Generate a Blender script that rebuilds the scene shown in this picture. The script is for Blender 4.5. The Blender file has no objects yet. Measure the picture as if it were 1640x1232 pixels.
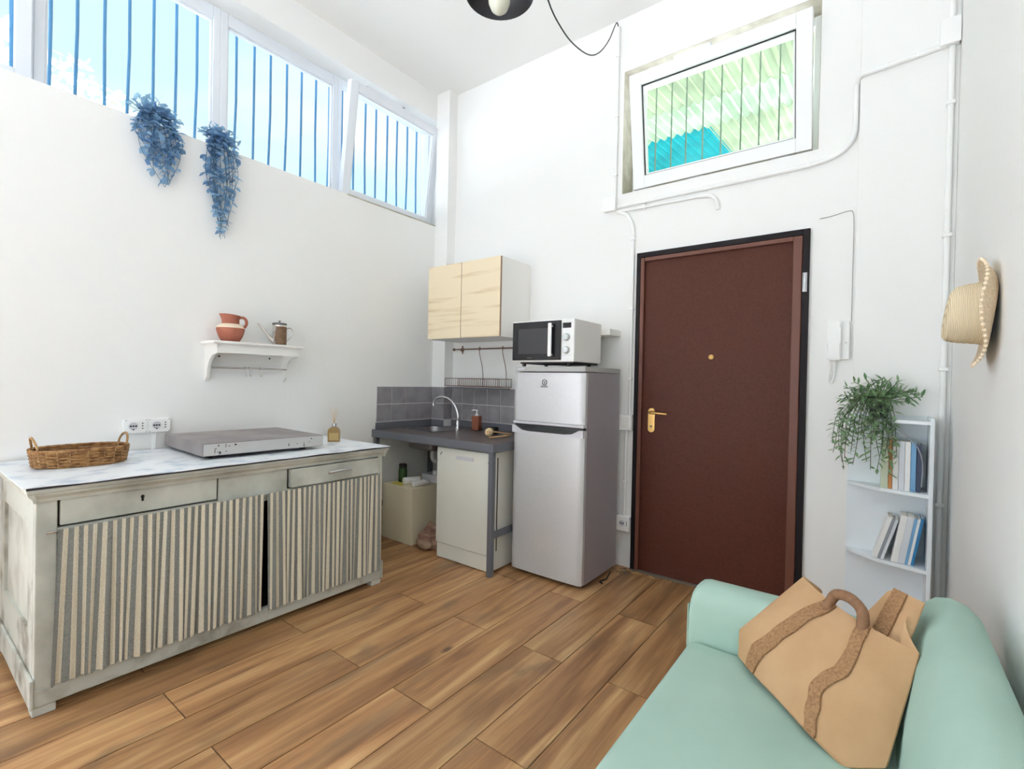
import bpy, bmesh, math, random
from mathutils import Vector, Matrix
random.seed(7)
PI = math.pi
sc = bpy.context.scene
COL = sc.collection

# ------------------------------------------------------------------ camera
cam_d = bpy.data.cameras.new('camera')
cam_d.sensor_fit = 'HORIZONTAL'
cam_d.sensor_width = 36.0
cam_d.lens = 36.0 * 778.66 / 1640.0
cam_d.clip_start = 0.02
cam = bpy.data.objects.new('camera', cam_d)
COL.objects.link(cam)
_r = Vector((0.79737414, 0.60312552, 0.02083494))
_d = Vector((0.02165929, 0.00590115, -0.99974799))
_f = Vector((-0.60309648, 0.79762446, -0.00835784))
cam.matrix_world = Matrix(((_r.x, -_d.x, -_f.x, 0.0), (_r.y, -_d.y, -_f.y, 0.0), (_r.z, -_d.z, -_f.z, 1.33), (0, 0, 0, 1)))
sc.camera = cam

# ------------------------------------------------------------------ world: bright hazy sky with thin cloud
SKY_STRENGTH = 0.50
SUN_STRENGTH = 27.5
EXPOSURE = 1.13
w = bpy.data.worlds.new('sky'); sc.world = w; w.use_nodes = True
nt = w.node_tree; nt.nodes.clear()
o_ = nt.nodes.new('ShaderNodeOutputWorld'); bg = nt.nodes.new('ShaderNodeBackground')
tc = nt.nodes.new('ShaderNodeTexCoord'); nz = nt.nodes.new('ShaderNodeTexNoise')
mp = nt.nodes.new('ShaderNodeMapping'); mp.inputs['Scale'].default_value = (1.0, 1.0, 2.6)
nz.inputs['Scale'].default_value = 2.4; nz.inputs['Detail'].default_value = 7
cr = nt.nodes.new('ShaderNodeValToRGB')
cr.color_ramp.elements[0].position = 0.42; cr.color_ramp.elements[0].color = (0.72, 0.96, 1.0, 1)
cr.color_ramp.elements[1].position = 0.62; cr.color_ramp.elements[1].color = (1.0, 1.0, 1.0, 1)
nt.links.new(tc.outputs['Generated'], mp.inputs['Vector']); nt.links.new(mp.outputs['Vector'], nz.inputs['Vector'])
nt.links.new(nz.outputs['Fac'], cr.inputs['Fac']); nt.links.new(cr.outputs['Color'], bg.inputs['Color'])
bg.inputs['Strength'].default_value = SKY_STRENGTH
nt.links.new(bg.outputs[0], o_.inputs[0])

sun_d = bpy.data.lights.new('sun', 'SUN'); sun_d.energy = SUN_STRENGTH; sun_d.angle = 0.02; sun_d.color = (0.845, 0.895, 1.0)
sun = bpy.data.objects.new('sun', sun_d); COL.objects.link(sun)
sun.rotation_euler = Vector((-1.0, 0.50, -0.62)).to_track_quat('-Z', 'Y').to_euler()
sun.location = (6, -3, 9)

sc.view_settings.view_transform = 'Standard'
sc.view_settings.look = 'None'
sc.view_settings.exposure = EXPOSURE
sc.view_settings.gamma = 1.0
sc.view_settings.use_curve_mapping = False
try:
    sc.cycles.use_denoising = True
    sc.cycles.max_bounces = 14; sc.cycles.diffuse_bounces = 10; sc.cycles.transparent_max_bounces = 24
    sc.cycles.sample_clamp_indirect = 6.0
    sc.cycles.caustics_reflective = False; sc.cycles.caustics_refractive = False
except Exception:
    pass

# ------------------------------------------------------------------ materials
def hexc(r, g, b):
    f = lambda c: (c / 12.92) if c <= 0.04045 else ((c + 0.055) / 1.055) ** 2.4
    return (f(r / 255), f(g / 255), f(b / 255), 1)

def mat(name, col, rough=0.6, metal=0.0, col2=None, scale=8.0, stretch=(1, 1, 1), bump=0.0, bscale=None, contrast=(0.35, 0.65), detail=4, rand=0.0, spec=0.5):
    m = bpy.data.materials.new(name); m.use_nodes = True
    n = m.node_tree.nodes; l = m.node_tree.links
    b = n['Principled BSDF']
    b.inputs['Base Color'].default_value = col
    b.inputs['Roughness'].default_value = rough; b.inputs['Metallic'].default_value = metal
    b.inputs['Specular IOR Level'].default_value = spec
    if col2 is not None or bump:
        t = n.new('ShaderNodeTexCoord'); mpn = n.new('ShaderNodeMapping'); mpn.inputs['Scale'].default_value = stretch
        l.new(t.outputs['Object'], mpn.inputs['Vector'])
        vec = mpn.outputs['Vector']
        if rand:
            oi = n.new('ShaderNodeObjectInfo'); ml = n.new('ShaderNodeMath'); ml.operation = 'MULTIPLY'; ml.inputs[1].default_value = 37.0
            l.new(oi.outputs['Random'], ml.inputs[0])
            va = n.new('ShaderNodeVectorMath'); va.operation = 'ADD'
            l.new(vec, va.inputs[0]); l.new(ml.outputs[0], va.inputs[1]); vec = va.outputs[0]
    if col2 is not None:
        z = n.new('ShaderNodeTexNoise'); z.inputs['Scale'].default_value = scale; z.inputs['Detail'].default_value = detail
        l.new(vec, z.inputs['Vector'])
        r = n.new('ShaderNodeValToRGB')
        r.color_ramp.elements[0].position = contrast[0]; r.color_ramp.elements[0].color = col
        r.color_ramp.elements[1].position = contrast[1]; r.color_ramp.elements[1].color = col2
        l.new(z.outputs['Fac'], r.inputs['Fac']); l.new(r.outputs['Color'], b.inputs['Base Color'])
    if bump:
        z2 = n.new('ShaderNodeTexNoise'); z2.inputs['Scale'].default_value = bscale or scale; z2.inputs['Detail'].default_value = 3
        l.new(vec, z2.inputs['Vector'])
        bp = n.new('ShaderNodeBump'); bp.inputs['Strength'].default_value = bump; bp.inputs['Distance'].default_value = 0.01
        l.new(z2.outputs['Fac'], bp.inputs['Height']); l.new(bp.outputs['Normal'], b.inputs['Normal'])
    return m

def glass_mat(name, tint, gloss=0.06):
    m = bpy.data.materials.new(name); m.use_nodes = True
    n = m.node_tree.nodes; l = m.node_tree.links; n.clear()
    o = n.new('ShaderNodeOutputMaterial'); tr = n.new('ShaderNodeBsdfTransparent'); gl = n.new('ShaderNodeBsdfGlossy'); mx = n.new('ShaderNodeMixShader')
    tr.inputs['Color'].default_value = tint; gl.inputs['Roughness'].default_value = 0.03; mx.inputs[0].default_value = gloss
    l.new(tr.outputs[0], mx.inputs[1]); l.new(gl.outputs[0], mx.inputs[2]); l.new(mx.outputs[0], o.inputs[0])
    return m

def plank_mat():
    m = bpy.data.materials.new('oak_look_plank'); m.use_nodes = True
    n = m.node_tree.nodes; l = m.node_tree.links; b = n['Principled BSDF']
    t = n.new('ShaderNodeTexCoord'); oi = n.new('ShaderNodeObjectInfo')
    ml = n.new('ShaderNodeMath'); ml.operation = 'MULTIPLY'; ml.inputs[1].default_value = 61.0; l.new(oi.outputs['Random'], ml.inputs[0])
    va = n.new('ShaderNodeVectorMath'); va.operation = 'ADD'; l.new(t.outputs['Object'], va.inputs[0]); l.new(ml.outputs[0], va.inputs[1])
    def noise(sx, sy, scale, det, dist=0.0):
        mpn = n.new('ShaderNodeMapping'); mpn.inputs['Scale'].default_value = (sx, sy, 1); l.new(va.outputs[0], mpn.inputs['Vector'])
        z = n.new('ShaderNodeTexNoise'); z.inputs['Scale'].default_value = scale; z.inputs['Detail'].default_value = det; z.inputs['Distortion'].default_value = dist
        l.new(mpn.outputs[0], z.inputs['Vector']); return z
    g1 = noise(9, 0.8, 1.5, 5, 0.6)      # broad grain bands
    g2 = noise(60, 1.5, 2.0, 4)          # fine grain
    g3 = noise(5, 1.6, 1.3, 3, 0.4)      # grey clouds
    r1 = n.new('ShaderNodeValToRGB'); e = r1.color_ramp.elements
    e[0].position = 0.30; e[0].color = hexc(138, 97, 64); e[1].position = 0.72; e[1].color = hexc(214, 174, 124)
    k = r1.color_ramp.elements.new(0.5); k.color = hexc(180, 134, 90)
    l.new(g1.outputs['Fac'], r1.inputs['Fac'])
    r2 = n.new('ShaderNodeValToRGB'); r2.color_ramp.elements[0].position = 0.3; r2.color_ramp.elements[0].color = (0.80, 0.77, 0.74, 1); r2.color_ramp.elements[1].position = 0.6; r2.color_ramp.elements[1].color = (1, 1, 1, 1)
    l.new(g2.outputs['Fac'], r2.inputs['Fac'])
    mx = n.new('ShaderNodeMixRGB'); mx.blend_type = 'MULTIPLY'; mx.inputs[0].default_value = 0.9; l.new(r1.outputs[0], mx.inputs[1]); l.new(r2.outputs[0], mx.inputs[2])
    r3 = n.new('ShaderNodeValToRGB'); r3.color_ramp.elements[0].position = 0.56; r3.color_ramp.elements[0].color = (0, 0, 0, 1); r3.color_ramp.elements[1].position = 0.75; r3.color_ramp.elements[1].color = (0.7, 0.7, 0.7, 1)
    l.new(g3.outputs['Fac'], r3.inputs['Fac'])
    mg = n.new('ShaderNodeMixRGB'); l.new(r3.outputs[0], mg.inputs[0]); l.new(mx.outputs[0], mg.inputs[1]); mg.inputs[2].default_value = hexc(112, 88, 66)
    # knots
    mpn = n.new('ShaderNodeMapping'); mpn.inputs['Scale'].default_value = (3.2, 1.5, 1); l.new(va.outputs[0], mpn.inputs['Vector'])
    vo = n.new('ShaderNodeTexVoronoi'); vo.inputs['Scale'].default_value = 1.1; l.new(mpn.outputs[0], vo.inputs['Vector'])
    rk = n.new('ShaderNodeValToRGB'); rk.color_ramp.elements[0].position = 0.035; rk.color_ramp.elements[0].color = (0.85, 0.85, 0.85, 1); rk.color_ramp.elements[1].position = 0.085; rk.color_ramp.elements[1].color = (0, 0, 0, 1)
    l.new(vo.outputs['Distance'], rk.inputs['Fac'])
    mk = n.new('ShaderNodeMixRGB'); l.new(rk.outputs[0], mk.inputs[0]); l.new(mg.outputs[0], mk.inputs[1]); mk.inputs[2].default_value = hexc(70, 46, 30)
    # per plank tone
    hs = n.new('ShaderNodeHueSaturation'); mr = n.new('ShaderNodeMapRange'); mr.inputs[3].default_value = 0.82; mr.inputs[4].default_value = 1.12
    l.new(oi.outputs['Random'], mr.inputs[0]); l.new(mr.outputs[0], hs.inputs['Value']); l.new(mk.outputs[0], hs.inputs['Color'])
    l.new(hs.outputs[0], b.inputs['Base Color'])
    b.inputs['Roughness'].default_value = 0.42
    bp = n.new('ShaderNodeBump'); bp.inputs['Strength'].default_value = 0.12; bp.inputs['Distance'].default_value = 0.004
    l.new(g2.outputs['Fac'], bp.inputs['Height']); l.new(bp.outputs[0], b.inputs['Normal'])
    return m

def stripe_mat():
    m = bpy.data.materials.new('striped_ticking'); m.use_nodes = True
    n = m.node_tree.nodes; l = m.node_tree.links; b = n['Principled BSDF']
    uv = n.new('ShaderNodeUVMap'); sp = n.new('ShaderNodeSeparateXYZ'); l.new(uv.outputs[0], sp.inputs[0])
    md = n.new('ShaderNodeMath'); md.operation = 'FRACT'; l.new(sp.outputs['X'], md.inputs[0])
    cp = n.new('ShaderNodeMath'); cp.operation = 'GREATER_THAN'; cp.inputs[1].default_value = 0.52; l.new(md.outputs[0], cp.inputs[0])
    t = n.new('ShaderNodeTexCoord'); z = n.new('ShaderNodeTexNoise'); z.inputs['Scale'].default_value = 260; l.new(t.outputs['Object'], z.inputs['Vector'])
    def tone(c1, c2):
        r = n.new('ShaderNodeValToRGB'); r.color_ramp.elements[0].color = c1; r.color_ramp.elements[1].color = c2
        r.color_ramp.elements[0].position = 0.35; r.color_ramp.elements[1].position = 0.65
        l.new(z.outputs['Fac'], r.inputs['Fac']); return r
    cream = tone(hexc(206, 198, 178), hexc(226, 219, 200)); grey = tone(hexc(116, 119, 116), hexc(146, 147, 143))
    mx = n.new('ShaderNodeMixRGB'); l.new(cp.outputs[0], mx.inputs[0]); l.new(grey.outputs[0], mx.inputs[1]); l.new(cream.outputs[0], mx.inputs[2])
    l.new(mx.outputs[0], b.inputs['Base Color']); b.inputs['Roughness'].default_value = 0.95; b.inputs['Specular IOR Level'].default_value = 0.1
    return m

def sheet_mat(name, col, trans):
    m = bpy.data.materials.new(name); m.use_nodes = True
    n = m.node_tree.nodes; l = m.node_tree.links; n.clear()
    o = n.new('ShaderNodeOutputMaterial'); d = n.new('ShaderNodeBsdfDiffuse'); t = n.new('ShaderNodeBsdfTranslucent'); mx = n.new('ShaderNodeMixShader')
    tx = n.new('ShaderNodeTexCoord'); z = n.new('ShaderNodeTexNoise'); z.inputs['Scale'].default_value = 2.2; z.inputs['Detail'].default_value = 5
    l.new(tx.outputs['Object'], z.inputs['Vector'])
    r = n.new('ShaderNodeValToRGB'); r.color_ramp.elements[0].position = 0.35; r.color_ramp.elements[1].position = 0.65
    r.color_ramp.elements[0].color = tuple(c * 0.72 for c in col[:3]) + (1,); r.color_ramp.elements[1].color = col
    l.new(z.outputs['Fac'], r.inputs['Fac'])
    l.new(r.outputs[0], d.inputs['Color']); l.new(r.outputs[0], t.inputs['Color']); mx.inputs[0].default_value = trans
    l.new(d.outputs[0], mx.inputs[1]); l.new(t.outputs[0], mx.inputs[2]); l.new(mx.outputs[0], o.inputs[0])
    return m

def leaf_mat(name, c1, c2, trans):
    m = bpy.data.materials.new(name); m.use_nodes = True
    n = m.node_tree.nodes; l = m.node_tree.links; n.clear()
    o = n.new('ShaderNodeOutputMaterial'); d = n.new('ShaderNodeBsdfPrincipled'); t = n.new('ShaderNodeBsdfTranslucent'); mx = n.new('ShaderNodeMixShader')
    d.inputs['Roughness'].default_value = 0.6
    oi = n.new('ShaderNodeObjectInfo'); c = n.new('ShaderNodeMixRGB'); c.inputs[1].default_value = c1; c.inputs[2].default_value = c2
    l.new(oi.outputs['Random'], c.inputs[0]); l.new(c.outputs[0], d.inputs['Base Color']); l.new(c.outputs[0], t.inputs['Color']); mx.inputs[0].default_value = trans
    l.new(d.outputs[0], mx.inputs[1]); l.new(t.outputs[0], mx.inputs[2]); l.new(mx.outputs[0], o.inputs[0])
    return m

M = {}
M['wall'] = mat('white_wall_paint', (0.82, 0.815, 0.80, 1), 0.85, bump=0.08, bscale=30)
M['ceil'] = mat('white_ceiling_paint', (0.82, 0.815, 0.80, 1), 0.9)
M['reveal'] = mat('bare_plaster_reveal', hexc(196, 191, 176), 0.9, col2=hexc(172, 166, 150), scale=12, bump=0.2)
M['pvc'] = mat('white_pvc', (0.74, 0.77, 0.82, 1), 0.35)  # white frames with the cool window glare put into their colour
M['pvc_white'] = mat('bright_white_pvc', (0.84, 0.85, 0.85, 1), 0.35)
M['conduit'] = mat('white_painted_conduit', (0.84, 0.84, 0.83, 1), 0.5)
M['plastic'] = mat('white_plastic', (0.84, 0.84, 0.83, 1), 0.4)
M['dark'] = mat('black_plastic', (0.012, 0.012, 0.014, 1), 0.45)
M['socket'] = mat('socket_hole', (0.02, 0.02, 0.02, 1), 0.8)
M['plank'] = plank_mat()
M['grout_floor'] = mat('floor_joint', hexc(96, 72, 52), 0.9)
M['bar'] = mat('blue_painted_bar', hexc(70, 140, 190), 0.5)  # the blue is window glare mixed into the bar colour, not paint
M['bar2'] = mat('grey_painted_bar', hexc(128, 136, 124), 0.5)
M['glassL'] = glass_mat('clear_window_glass', (0.97, 0.985, 0.985, 1), 0.03)
M['glassT'] = glass_mat('green_window_glass', (0.90, 1.0, 0.93, 1), 0.03)
M['gasket'] = mat('black_gasket', (0.02, 0.022, 0.024, 1), 0.7)
M['door'] = mat('brown_laminate', hexc(88, 48, 36), 0.5, col2=hexc(80, 42, 31), scale=90, stretch=(1, 1, 1), bump=0.06, bscale=200, spec=0.2)
M['door_trim'] = mat('brown_moulding', hexc(104, 60, 45), 0.45)
M['door_frame'] = mat('dark_steel_frame', hexc(28, 21, 24), 0.5, spec=0.2)
M['brass'] = mat('brass', hexc(196, 158, 96), 0.32, 0.9)
M['steel'] = mat('steel', (0.62, 0.62, 0.64, 1), 0.3, 1.0)
M['chrome'] = mat('chrome', (0.78, 0.78, 0.8, 1), 0.15, 1.0)
M['wire'] = mat('bronze_wire', hexc(120, 88, 76), 0.4, 0.7)
M['dresser'] = mat('whitewashed_wood', hexc(198, 200, 191), 0.8, col2=hexc(164, 164, 154), scale=5, stretch=(1, 1, 1), contrast=(0.42, 0.7), detail=8, bump=0.15, bscale=20)
M['dresser2'] = mat('worn_whitewashed_wood', hexc(190, 192, 184), 0.8, col2=hexc(132, 127, 114), scale=7, contrast=(0.5, 0.72), detail=9, bump=0.15, bscale=20)
M['inside'] = mat('dark_wood_inside', hexc(60, 50, 42), 0.9)  # sideboard interior; also colours the shade in the drawer gaps
M['oilcloth'] = mat('marbled_oilcloth', hexc(232, 236, 240), 0.35, col2=hexc(186, 198, 214), scale=9, contrast=(0.5, 0.68), detail=9)
M['cloth_edge'] = mat('dark_oilcloth_underside', hexc(52, 52, 62), 0.8)
M['stripe'] = stripe_mat()
M['slab'] = mat('grey_worn_metal', hexc(150, 143, 142), 0.5, col2=hexc(128, 121, 121), scale=4, contrast=(0.4, 0.65), detail=6)
M['slab_front'] = mat('grey_enamel', hexc(186, 184, 182), 0.5)
M['rust'] = mat('rust_spot', hexc(62, 34, 30), 0.9)
M['wicker'] = mat('wicker', hexc(168, 126, 78), 0.7, col2=hexc(122, 82, 46), scale=45, contrast=(0.4, 0.62), bump=0.3, bscale=90)
M['wicker_l'] = mat('pale_wicker', hexc(186, 150, 106), 0.7, col2=hexc(150, 112, 70), scale=60, contrast=(0.4, 0.62))
M['terracotta'] = mat('terracotta', hexc(174, 106, 86), 0.8, col2=hexc(158, 92, 72), scale=18)
M['cream'] = mat('cream_glaze', hexc(232, 214, 190), 0.6)
M['amber'] = mat('amber_glass', hexc(150, 122, 78), 0.15)
M['label'] = mat('gold_label', hexc(186, 158, 104), 0.4)
M['reed'] = mat('reed', hexc(214, 182, 146), 0.8)
M['can'] = mat('polished_can', (0.6, 0.57, 0.55, 1), 0.22, 1.0)
M['can_dark'] = mat('dark_can_metal', (0.16, 0.15, 0.15, 1), 0.35, 0.9)
M['can_band'] = mat('mottled_brown_band', hexc(128, 98, 70), 0.5, col2=hexc(98, 74, 54), scale=60)
M['tile'] = mat('grey_slate_tile', hexc(154, 150, 154), 0.5, col2=hexc(136, 133, 137), scale=10, rand=1, bump=0.12, bscale=60)
M['grout'] = mat('light_grout', hexc(214, 208, 210), 0.9)
M['counter'] = mat('dark_worktop', hexc(96, 88, 88), 0.32, col2=hexc(84, 76, 76), scale=12)
M['frame_grey'] = mat('grey_blue_steel_paint', hexc(102, 104, 112), 0.45)
M['sink'] = mat('brushed_sink', (0.30, 0.29, 0.30, 1), 0.35, 0.9)
M['white_app'] = mat('white_enamel', hexc(226, 226, 218), 0.35)
M['app_grey'] = mat('pale_grey_plastic', hexc(204, 202, 208), 0.4)
M['cream_box'] = mat('cream_panel', hexc(222, 214, 188), 0.7)
M['green_bottle'] = mat('green_bottle', hexc(58, 86, 48), 0.25)
M['yellow'] = mat('yellow_cloth', hexc(212, 196, 90), 0.9)
M['sackcloth'] = mat('striped_sackcloth', hexc(176, 150, 128), 0.95, col2=hexc(136, 100, 88), scale=3, stretch=(1, 1, 8), contrast=(0.45, 0.55), bump=0.5, bscale=18)
M['cabwood'] = mat('pale_oak_front', hexc(236, 219, 188), 0.5, col2=hexc(210, 184, 144), scale=2.0, stretch=(0.9, 0.9, 12), contrast=(0.52, 0.74), detail=6)
M['cabwhite'] = mat('white_melamine', hexc(232, 230, 226), 0.45)
M['brownedge'] = mat('brown_edge', hexc(150, 120, 100), 0.6)
M['fridge'] = mat('silver_fridge_door', hexc(206, 206, 208), 0.36, 0.25, col2=hexc(199, 199, 201), scale=160)
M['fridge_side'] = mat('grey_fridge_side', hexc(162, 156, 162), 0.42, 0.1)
M['fridge_top'] = mat('grey_fridge_cap', hexc(176, 176, 174), 0.5)
M['ink'] = mat('black_ink', (0.01, 0.01, 0.012, 1), 0.5)
M['greyink'] = mat('grey_ink', (0.16, 0.16, 0.17, 1), 0.5)
M['mw_glass'] = mat('black_oven_glass', (0.012, 0.012, 0.016, 1), 0.12)
M['mw_mesh'] = mat('dark_oven_window', (0.045, 0.045, 0.052, 1), 0.2)
M['knob'] = mat('silver_knob', hexc(190, 194, 194), 0.3, 0.6)
M['soap'] = mat('brown_soap_bottle', hexc(136, 76, 48), 0.3)
M['woodlight'] = mat('light_beech', hexc(214, 176, 130), 0.6)
M['bristle'] = mat('cream_bristle', hexc(226, 202, 160), 0.9)
M['sofa'] = mat('mint_stretch_cover', hexc(171, 197, 185), 0.92, col2=hexc(163, 190, 178), scale=3, bump=0.10, bscale=420, spec=0.15)
M['sofa_dark'] = mat('dark_sofa_frame', hexc(44, 52, 56), 0.8)
M['bag'] = mat('tan_canvas', hexc(198, 162, 124), 0.95, col2=hexc(186, 149, 111), scale=6, bump=0.25, bscale=500, spec=0.1)
M['strap'] = mat('braided_jute_strap', hexc(174, 136, 100), 0.95, col2=hexc(150, 113, 82), scale=150, bump=0.6, bscale=150, spec=0.1)
M['handle'] = mat('brown_cloth_handle', hexc(146, 108, 80), 0.85, col2=hexc(124, 90, 66), scale=60)
M['straw'] = mat('straw', hexc(224, 198, 158), 0.85, col2=hexc(196, 166, 124), scale=120, stretch=(4, 1, 1), bump=0.4, bscale=160)
def ring_straw(name, c1, c2):
    m = bpy.data.materials.new(name); m.use_nodes = True
    n = m.node_tree.nodes; l = m.node_tree.links; b = n['Principled BSDF']; b.inputs['Roughness'].default_value = 0.85; b.inputs['Specular IOR Level'].default_value = 0.2
    t = n.new('ShaderNodeTexCoord'); wv = n.new('ShaderNodeTexWave'); wv.bands_direction = 'X'; wv.inputs['Scale'].default_value = 75; wv.inputs['Distortion'].default_value = 0.6
    l.new(t.outputs['Object'], wv.inputs['Vector'])
    r = n.new('ShaderNodeValToRGB'); r.color_ramp.elements[0].color = c2; r.color_ramp.elements[1].color = c1; r.color_ramp.elements[1].position = 0.6
    l.new(wv.outputs['Fac'], r.inputs['Fac']); l.new(r.outputs[0], b.inputs['Base Color'])
    bp = n.new('ShaderNodeBump'); bp.inputs['Strength'].default_value = 0.5; bp.inputs['Distance'].default_value = 0.003; l.new(wv.outputs['Fac'], bp.inputs['Height']); l.new(bp.outputs[0], b.inputs['Normal'])
    return m
M['crown'] = ring_straw('ringed_straw', hexc(232, 216, 186), hexc(204, 182, 148))
M['brim'] = mat('pinkish_straw', hexc(226, 206, 178), 0.85, col2=hexc(208, 186, 154), scale=140, bump=0.3, bscale=200)
M['scallop'] = mat('pale_straw_edge', hexc(238, 218, 190), 0.9)
M['hatband'] = mat('navy_lining', hexc(54, 60, 90), 0.9)
M['vine'] = leaf_mat('dusty_blue_leaf', hexc(170, 206, 230), hexc(104, 142, 188), 0.5)  # green vine in truth; blue window glare is put into the leaf colour
M['vine_stem'] = mat('dusty_blue_stem', hexc(80, 112, 136), 0.8)  # stems and pot carry the same glare blue in their colour
M['leaf'] = leaf_mat('green_leaf', hexc(158, 186, 140), hexc(96, 136, 96), 0.38)
M['stem'] = mat('green_stem', hexc(84, 96, 72), 0.8)
M['pot'] = mat('navy_pot', hexc(40, 46, 70), 0.5)
M['shelfwhite'] = mat('white_laminate', hexc(226, 232, 236), 0.45)
M['paper'] = mat('book_pages', hexc(226, 222, 210), 0.9)
for nm, c in (('bw', (232, 232, 230)), ('bw2', (212, 216, 222)), ('bo', (198, 132, 72)), ('bg', (196, 204, 180)), ('bb', (120, 168, 206)), ('bn', (58, 66, 92)), ('bblue', (54, 128, 178)), ('bgr', (146, 150, 158))):
    M[nm] = mat('book_cover_' + nm, hexc(*c), 0.5)
M['lamp'] = mat('black_lamp_enamel', hexc(30, 26, 40), 0.3)
M['lamp_in'] = mat('grey_lamp_inside', hexc(96, 96, 100), 0.35, 0.5)
M['bulb'] = mat('frosted_bulb', hexc(206, 206, 190), 0.15)
M['cord'] = mat('black_cord', (0.01, 0.01, 0.012, 1), 0.5)
M['greywire'] = mat('grey_wire', hexc(170, 168, 166), 0.6)
M['sheet'] = sheet_mat('pale_green_corrugated_sheet', (0.48, 0.50, 0.38, 1), 0.5)
M['sheet_c'] = sheet_mat('cyan_corrugated_sheet', (0.01, 0.36, 0.42, 1), 0.5)
M['sheet_w'] = sheet_mat('clear_corrugated_sheet', (0.62, 0.68, 0.56, 1), 0.65)
M["ground"] = mat("pale_paving", hexc(206, 206, 204), 0.9)
M['dirt'] = mat('grey_dust', hexc(112, 104, 92), 0.95)
M['treeleaf'] = mat('pale_tree_leaf', hexc(214, 222, 200), 0.8)
M['bark'] = mat('tree_bark', hexc(150, 140, 126), 0.9)

# ------------------------------------------------------------------ mesh helpers
def BM():
    return bmesh.new()

def box(bm, x0, x1, y0, y1, z0, z1, bev=0.0, seg=2):
    vs = [bm.verts.new(p) for p in ((x0, y0, z0), (x1, y0, z0), (x1, y1, z0), (x0, y1, z0), (x0, y0, z1), (x1, y0, z1), (x1, y1, z1), (x0, y1, z1))]
    fs = [bm.faces.new([vs[i] for i in q]) for q in ((0, 3, 2, 1), (4, 5, 6, 7), (0, 1, 5, 4), (1, 2, 6, 5), (2, 3, 7, 6), (3, 0, 4, 7))]
    if bev > 0:
        es = list({e for f in fs for e in f.edges})
        bmesh.ops.bevel(bm, geom=es, offset=bev, segments=seg, affect='EDGES', profile=0.5)
    return bm

def tube(bm, pts, r, seg=8, caps=True, closed=False):
    pts = [Vector(p) for p in pts]
    n = len(pts); rr = r if isinstance(r, (list, tuple)) else [r] * n
    rings = []
    up = None
    for i, p in enumerate(pts):
        if closed:
            t = pts[(i + 1) % n] - pts[(i - 1) % n]
        else:
            t = (pts[min(i + 1, n - 1)] - pts[max(i - 1, 0)])
        if t.length < 1e-9: t = Vector((0, 0, 1))
        t.normalize()
        if up is None:
            up = Vector((0, 0, 1)) if abs(t.z) < 0.9 else Vector((1, 0, 0))
        s = t.cross(up)
        if s.length < 1e-6:
            up = Vector((1, 0, 0)) if abs(t.x) < 0.9 else Vector((0, 1, 0)); s = t.cross(up)
        s.normalize(); up = s.cross(t).normalized()
        rings.append([bm.verts.new(p + (s * math.cos(2 * PI * k / seg) + up * math.sin(2 * PI * k / seg)) * rr[i]) for k in range(seg)])
    m = n if closed else n - 1
    for i in range(m):
        a, b = rings[i], rings[(i + 1) % n]
        for k in range(seg):
            bm.faces.new((a[k], a[(k + 1) % seg], b[(k + 1) % seg], b[k]))
    if caps and not closed:
        bm.faces.new(list(reversed(rings[0]))); bm.faces.new(rings[-1])
    return bm

def lathe(bm, prof, c=(0, 0, 0), axis='z', seg=24, sx=1.0, sy=1.0, close=True):
    """prof: list of (radius, height). Ring turned about an axis through c."""
    c = Vector(c); rings = []
    for r, h in prof:
        ring = []
        for k in range(seg):
            a = 2 * PI * k / seg
            u, v = r * math.cos(a) * sx, r * math.sin(a) * sy
            if axis == 'z': p = (u, v, h)
            elif axis == 'y': p = (u, h, v)
            else: p = (h, u, v)
            ring.append(bm.verts.new(c + Vector(p)))
        rings.append(ring)
    for a, b in zip(rings, rings[1:]):
        for k in range(seg):
            bm.faces.new((a[k], a[(k + 1) % seg], b[(k + 1) % seg], b[k]))
    if close:
        for ring in (rings[0], rings[-1]):
            try: bm.faces.new(ring)
            except ValueError: pass
    return bm

def prism(bm, poly, lo, hi, axis='z'):
    """extrude a 2-D polygon along an axis between lo and hi"""
    def P(a, b, h):
        return {'z': (a, b, h), 'y': (a, h, b), 'x': (h, a, b)}[axis]
    A = [bm.verts.new(P(a, b, lo)) for a, b in poly]; B = [bm.verts.new(P(a, b, hi)) for a, b in poly]
    n = len(poly)
    bm.faces.new(list(reversed(A))); bm.faces.new(B)
    for i in range(n):
        bm.faces.new((A[i], A[(i + 1) % n], B[(i + 1) % n], B[i]))
    return bm

def gridsurf(bm, fn, nu, nv, thick=None):
    """fn(u,v)->point; optional thickness in the direction given by thick(u,v)"""
    def lay(f):
        return [[bm.verts.new(f(i / nu, j / nv)) for i in range(nu + 1)] for j in range(nv + 1)]
    G = lay(fn)
    for j in range(nv):
        for i in range(nu):
            bm.faces.new((G[j][i], G[j][i + 1], G[j + 1][i + 1], G[j + 1][i]))
    if thick:
        H = lay(lambda u, v: Vector(fn(u, v)) + Vector(thick(u, v)))
        for j in range(nv):
            for i in range(nu):
                bm.faces.new((H[j][i], H[j + 1][i], H[j + 1][i + 1], H[j][i + 1]))
        for i in range(nu):
            bm.faces.new((G[0][i], H[0][i], H[0][i + 1], G[0][i + 1])); bm.faces.new((G[nv][i], G[nv][i + 1], H[nv][i + 1], H[nv][i]))
        for j in range(nv):
            bm.faces.new((G[j][0], G[j + 1][0], H[j + 1][0], H[j][0])); bm.faces.new((G[j][nu], H[j][nu], H[j + 1][nu], G[j + 1][nu]))
    return bm

def rot(bm, ang, c, axis='Z'):
    bmesh.ops.rotate(bm, verts=bm.verts, cent=Vector(c), matrix=Matrix.Rotation(ang, 3, axis))
    return bm

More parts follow.
